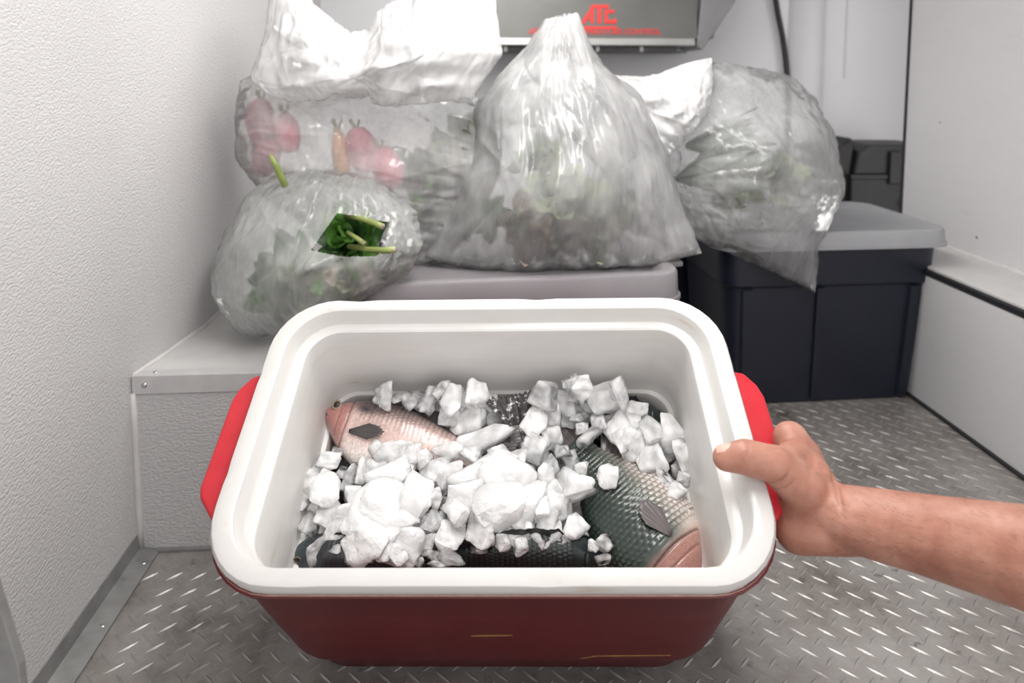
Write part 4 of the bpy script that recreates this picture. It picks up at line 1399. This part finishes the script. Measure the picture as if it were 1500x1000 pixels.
stalk('single pale green stalk poking up through the top of the small bag', [(-.340, 1.315, .590), (-.350, 1.30, .625), (-.356, 1.295, .645), (-.366, 1.29, .668)], [.006, .007, .0065, .004], (-.340, 1.315, .590))
stalk('upper cut green stalk sticking out of the tear in the small bag', [(-.225, 1.27, .556), (-.19, 1.235, .556), (-.165, 1.215, .552), (-.150, 1.205, .548)], [.005, .005, .0055, .0058], (-.225, 1.27, .556))
stalk('lower cut green stalk sticking out of the tear in the small bag', [(-.22, 1.26, .500), (-.18, 1.225, .502), (-.150, 1.20, .506), (-.128, 1.19, .510)], [.005, .0055, .006, .006], (-.22, 1.26, .50))
stalk('short cut stalk inside the tear of the small bag', [(-.22, 1.25, .528), (-.20, 1.23, .522), (-.185, 1.22, .514)], [.004, .0045, .005], (-.22, 1.25, .528))

# left bag: pink roots, peach root, greens
def root_veg(label, p0, p1, r, mat, group=None):
    t = tag(empty('root_vegetable', p0), label, 'vegetable', group)
    a, b = Vector((0, 0, 0)), Vector(p1) - Vector(p0)
    n = 11
    tube('root', [a + (b - a) * (i / (n - 1)) for i in range(n)], [r * max(.12, math.sin(math.pi * (.06 + .88 * (i / (n - 1)))) ** .5) for i in range(n)], mat, t, 16)
    d = (b - a).normalized()
    for k in range(3):
        o = Vector((.006 * math.cos(k * 2.1), .006 * math.sin(k * 2.1), 0))
        tube('leaf_stalk', [a + o * .5, a - d * .012 + o * 1.5, a - d * .02 + o * 2], [.003, .0028, .002], 'stem', t, 6)
    return t


for i, (p0, p1, r, lab) in enumerate([((-.43, 1.46, .765), (-.43, 1.455, .67), .030, 'pink root at the far left inside the left bag, upper'),
                                      ((-.41, 1.45, .68), (-.43, 1.455, .605), .028, 'pink root at the far left inside the left bag, lower'),
                                      ((-.38, 1.45, .735), (-.365, 1.44, .655), .026, 'pink root second from the left inside the left bag'),
                                      ((-.23, 1.43, .705), (-.205, 1.42, .615), .034, 'pink root in the middle of the left bag beside the peach root'),
                                      ((-.18, 1.425, .665), (-.15, 1.42, .58), .032, 'pink root in the middle of the left bag nearest the greens')]):
    root_veg(lab, p0, p1, r, 'pink')
root_veg('peach-orange root in the middle of the left bag', (-.267, 1.425, .705), (-.253, 1.42, .575), .017, 'peach')
bunch('leafy_greens', 'dark greens in the middle of the left bag', 'greens', (-.10, 1.47, .60), ['leaf_dark', 'leaf'], 18, 4, .62, axis=(.1, -.6, .5), spread=1.7)
bunch('leafy_greens', 'dark greens at the far left of the left bag', 'greens', (-.43, 1.49, .66), ['leaf_dark', 'leaf_grey'], 14, 5, .42, axis=(.2, -.4, .9), spread=1.4)
bunch('lettuce_head', 'pale lettuce at the right side of the left bag', 'lettuce', (-.03, 1.48, .62), ['leaf_pale', 'leaf_grey', 'leaf_mauve'], 22, 6, .66, axis=(.1, -.5, .8), spread=1.6)
bunch('leafy_greens', 'dark greens low in the left bag behind the small bag', 'greens', (-.08, 1.46, .52), ['leaf_dark', 'leaf_grey'], 16, 12, .52, axis=(.1, -.8, .2), spread=1.7)
# middle bag
bunch('lettuce_head', 'mauve-tipped lettuce low in the middle bag', 'lettuce', (.13, 1.365, .505), ['leaf_mauve', 'leaf_pale', 'leaf_mauve'], 24, 7, .64, axis=(.1, -.8, .2), spread=1.8)
bunch('lettuce_head', 'pale lettuce at the lower right of the middle bag', 'lettuce', (.26, 1.37, .505), ['leaf_pale', 'leaf_mauve', 'leaf_grey'], 22, 8, .56, axis=(.2, -.8, .2), spread=1.8)
bunch('lettuce_head', 'pale green lettuce high in the middle bag', 'lettuce', (.16, 1.455, .63), ['leaf_pale', 'leaf', 'leaf_grey'], 20, 9, .6, axis=(-.2, -.4, .8), spread=1.5)
bunch('leafy_greens', 'dark greens at the lower left of the middle bag', 'greens', (.035, 1.41, .52), ['leaf_dark', 'leaf', 'leaf_grey'], 18, 10, .52, axis=(-.2, -.7, .4), spread=1.7)
bunch('lettuce_head', 'pale lettuce in the centre of the middle bag', 'lettuce', (.20, 1.38, .56), ['leaf_pale', 'leaf_grey', 'leaf_pale'], 26, 21, .72, axis=(-.1, -.7, .5), spread=2.0)
bunch('lettuce_head', 'mauve lettuce at the foot of the middle bag nearest the cooler', 'lettuce', (.19, 1.375, .50), ['leaf_mauve', 'leaf_pale', 'leaf_grey'], 26, 22, .58, axis=(.3, -.7, .1), spread=2.0)
bunch('lettuce_head', 'pale lettuce at the right edge of the middle bag', 'lettuce', (.31, 1.40, .54), ['leaf_pale', 'leaf_pale', 'leaf_grey'], 20, 23, .5, axis=(.1, -.6, .5), spread=1.9)
bunch('lettuce_head', 'grey-green lettuce in the right half of the left bag', 'lettuce', (-.02, 1.46, .53), ['leaf_grey', 'leaf_pale', 'leaf_dark'], 24, 24, .66, axis=(0, -.7, .4), spread=1.9)
bunch('lettuce_head', 'pale lettuce high at the right of the left bag', 'lettuce', (.0, 1.485, .68), ['leaf_pale', 'leaf_grey'], 20, 25, .5, axis=(0, -.6, .5), spread=1.9)
# right bag
bunch('leafy_stalks', 'grey-green stalks at the top of the right bag', 'stalks', (.56, 1.645, .64), [], 22, 26, 1.0, axis=(.95, -.05, .1), meshes=STALK, spread=.5)
bunch('lettuce_head', 'pale leaves in the centre of the right bag', 'lettuce', (.68, 1.61, .58), ['leaf_pale', 'leaf_grey'], 22, 27, .66, axis=(.2, -.7, .3), spread=1.9)
bunch('leafy_stalks', 'grey-green leafy stalks lying across the right bag', 'stalks', (.53, 1.625, .565), [], 26, 13, 1.15, axis=(.95, -.03, .22), meshes=STALK, spread=.55)
bunch('leafy_stalks', 'grey-green leaves low in the right bag', 'stalks', (.62, 1.615, .52), ['leaf_grey', 'leaf_pale'], 18, 14, .62, axis=(.6, -.5, .1), spread=1.5)
bunch('lettuce_head', 'pale leaves at the right side of the right bag', 'lettuce', (.77, 1.625, .56), ['leaf_pale', 'leaf_grey'], 20, 15, .66, axis=(.1, -.6, .4), spread=1.7)

# ------------------------------------------------------------------ forearm and hand gripping the right handle
def C2W(p):
    return CM @ Vector(p)


def capsule(bm, p0, p1, r0, r1, n=16):
    p0, p1 = Vector(p0), Vector(p1)
    ax = p1 - p0
    Lc = ax.length
    q = Vector((0, 0, 1)).rotation_difference(ax.normalized()) if Lc > 1e-6 else Matrix.Identity(3).to_quaternion()
    rings = []
    for k in range(1, 6):
        a = -math.pi / 2 + k * math.pi / 12
        rings.append((r0 * math.sin(a), r0 * math.cos(a)))
    rings += [(0, r0), (Lc, r1)]
    for k in range(1, 6):
        a = k * math.pi / 12
        rings.append((Lc + r1 * math.sin(a), r1 * math.cos(a)))
    vs = []
    for z, r in rings:
        vs.append([bm.verts.new(p0 + q @ Vector((r * math.cos(2 * math.pi * j / n), r * math.sin(2 * math.pi * j / n), z))) for j in range(n)])
    for i in range(len(vs) - 1):
        for j in range(n):
            k = (j + 1) % n
            bm.faces.new((vs[i][j], vs[i][k], vs[i + 1][k], vs[i + 1][j]))
    bm.faces.new(vs[0][::-1])
    bm.faces.new(vs[-1])


def arm():
    bm = bmesh.new()
    W = lambda *a: Vector(a)
    # forearm (world metres), two strands give the flattened section
    fa = [(W(.400, .722, .322), .030), (W(.423, .700, .322), .0345), (W(.473, .646, .339), .0390), (W(.519, .570, .368), .0455), (W(.552, .505, .393), .049), (W(.60, .40, .43), .050)]
    for (a, ra), (b, rb) in zip(fa, fa[1:]):
        capsule(bm, a, b, ra, rb)
    up = Vector((-.10, .05, .99)).normalized()
    for (a, ra), (b, rb) in zip(fa[:-1], fa[1:]):
        capsule(bm, a - up * ra * .26 + Vector((0, .012, 0)), b - up * rb * .22 + Vector((0, .01, 0)), ra * .86, rb * .86)
    # hand, in the cooler's frame
    L = lambda x, d, h: C2W((x, d, h))
    wrist = fa[0][0]
    heel = L(.360, .080, .312)
    capsule(bm, wrist, heel, .031, .029)
    capsule(bm, fa[1][0] - up * .010, L(.352, .060, .300), .030, .027)
    kn = [L(.364, .148, .336), L(.376, .132, .328), L(.380, .115, .314), L(.379, .093, .302)]
    kr = [.0205, .0205, .0195, .0180]
    for k, r in zip(kn, kr):
        capsule(bm, heel, k, .027, r)
        capsule(bm, wrist, k, .029, r * 1.06)
    for a, b, r0, r1 in zip(kn, kn[1:], kr, kr[1:]):
        capsule(bm, a, b, r0, r1)
    # fingers curl under the grip
    for i, k in enumerate(kn):
        d = .166 - .0235 * i
        ln = (1.0, 1.05, 1.0, .85)[i]
        pip = L(.374 + .003 * i, d, .290)
        dip = L(.352, d - .001, .262 - .003 * ln)
        tip = L(.332, d - .002, .263)
        capsule(bm, k, pip, kr[i] * .80, .0115)
        capsule(bm, pip, dip, .0110, .0098)
        capsule(bm, dip, tip, .0096, .0082)
    # thumb lies across the rim
    cmc, mcp, ip, tp = L(.356, .085, .345), L(.322, .098, .374), L(.289, .1045, .3785), L(.268, .106, .3735)
    capsule(bm, heel, cmc, .029, .0255)
    capsule(bm, wrist, cmc, .024, .024)
    capsule(bm, cmc, mcp, .0265, .0215)
    capsule(bm, mcp, ip, .0205, .0198)
    capsule(bm, ip, tp, .0194, .0150)
    capsule(bm, L(.376, .10, .33), L(.366, .125, .335), .027, .022)
    capsule(bm, wrist, L(.370, .11, .335), .030, .025)
    capsule(bm, L(.362, .125, .345), mcp, .018, .015)      # web between thumb and first finger
    me = bpy.data.meshes.new('raw_arm')
    bm.to_mesh(me)
    bm.free()
    o = bpy.data.objects.new('raw_arm', me)
    COL.objects.link(o)
    rm = o.modifiers.new('r', 'REMESH')
    rm.mode = 'VOXEL'
    rm.voxel_size = .0024
    sm = o.modifiers.new('s', 'SMOOTH')
    sm.factor = .6
    sm.iterations = 14
    dg = bpy.context.evaluated_depsgraph_get()
    res = bpy.data.meshes.new_from_object(o.evaluated_get(dg))
    bpy.data.objects.remove(o)
    # creases: wrist fold and thumb knuckle folds
    n = len(res.vertices)
    co = np.empty(n * 3)
    no = np.empty(n * 3)
    res.vertices.foreach_get('co', co)
    res.vertices.foreach_get('normal', no)
    co, no = co.reshape(-1, 3), no.reshape(-1, 3)

    def crease(p, axis, w, depth, rad):
        nonlocal co
        ax = np.array(axis) / np.linalg.norm(axis)
        r = co - np.array(p)
        t = r @ ax
        f = np.exp(-(t / w) ** 2) * np.exp(-(np.linalg.norm(r, axis=1) / rad) ** 4)
        co = co - no * (depth * f)[:, None]
    fd = (fa[2][0] - fa[0][0]).normalized()
    crease(fa[0][0] + fd * .020 + Vector((0, 0, .035)), fd + Vector((.35, .3, 0)), .0026, .0034, .034)
    crease(fa[0][0] + fd * .006 + Vector((-.01, 0, .03)), fd + Vector((.2, .1, 0)), .0022, .0016, .03)
    crease(L(.318, .080, .372), (mcp - cmc).normalized(), .0020, .0030, .018)
    crease(L(.325, .078, .366), (mcp - cmc).normalized(), .0018, .0022, .016)
    crease(L(.288, .1, .39), (ip - mcp).normalized(), .0016, .0010, .016)
    res.vertices.foreach_set('co', co.ravel())
    res.name = 'arm_skin'
    res.polygons.foreach_set('use_smooth', [True] * len(res.polygons))
    res.materials.clear()
    res.materials.append(MAT['skin'])
    res.update()
    root = tag(empty('person', (.45, .66, .33)), 'bare forearm and hand gripping the right handle of the red cooler', 'person')
    b = bpy.data.objects.new('arm', res)
    COL.objects.link(b)
    b.parent = root
    b.location = -root.location
    # thumb nail
    t = (tp - ip).normalized()
    side = (C2W((0, 0, 1)) - C2W((0, 0, 0))).normalized()
    nn = (side * .72 + (C2W((0, 1, 0)) - C2W((0, 0, 0))).normalized() * .55)
    nn = (nn - t * nn.dot(t)).normalized()
    bt = t.cross(nn).normalized()
    V, Fc = [], []
    for i in range(7):
        for j in range(7):
            u, w = i / 6, j / 6 * 2 - 1
            wid = .0090 * (1 - .35 * max(0, u - .6) ** 1.2)
            p = tp + t * (-.010 + .0185 * u) + bt * w * wid + nn * (.0164 - .0040 * w * w - .0030 * u * u)
            V.append(p - root.location)
    base = len(V)
    V += [p - nn * .0012 for p in V]
    Fc = sheet_faces(7, 7, 0) + sheet_faces(7, 7, base, True)
    nl = mesh('thumb_nail', V, Fc, 'nail', root, True)
    nl['label'] = 'pink thumb nail'
    # fine dark hairs along the forearm
    rg = np.random.RandomState(3)
    axis = np.array(fd)
    t_ = (co - np.array(fa[0][0])) @ axis
    pick = np.where((t_ > .025) & (no[:, 2] > -.35))[0]
    pick = rg.choice(pick, 1500, replace=False)
    HV, HF = [], []
    for k in pick:
        p, nrm_ = Vector(co[k]), Vector(no[k])
        tang = (fd - nrm_ * fd.dot(nrm_)).normalized()
        tang = (Matrix.Rotation(rg.uniform(-.7, .7), 3, nrm_) @ (-tang)) * .8
        ln = rg.uniform(.006, .012)
        s_ = tang.cross(nrm_).normalized() * .00011
        p1 = p + (tang * .5 + nrm_ * .42) * ln * .6
        p2 = p + (tang * .95 + nrm_ * .38) * ln
        b0 = len(HV)
        HV += [p - s_, p + s_, p1 + s_ * .8, p1 - s_ * .8, p2, p + nrm_ * -.0002]
        HF += [(b0, b0 + 1, b0 + 2, b0 + 3), (b0 + 3, b0 + 2, b0 + 4), (b0 + 1, b0, b0 + 5)]
    hr = mesh('arm_hair', [v - root.location for v in HV], HF, 'hair', root)
    hr['kind'] = 'stuff'
    hr['label'] = 'sparse dark arm hair'
    return root


arm()
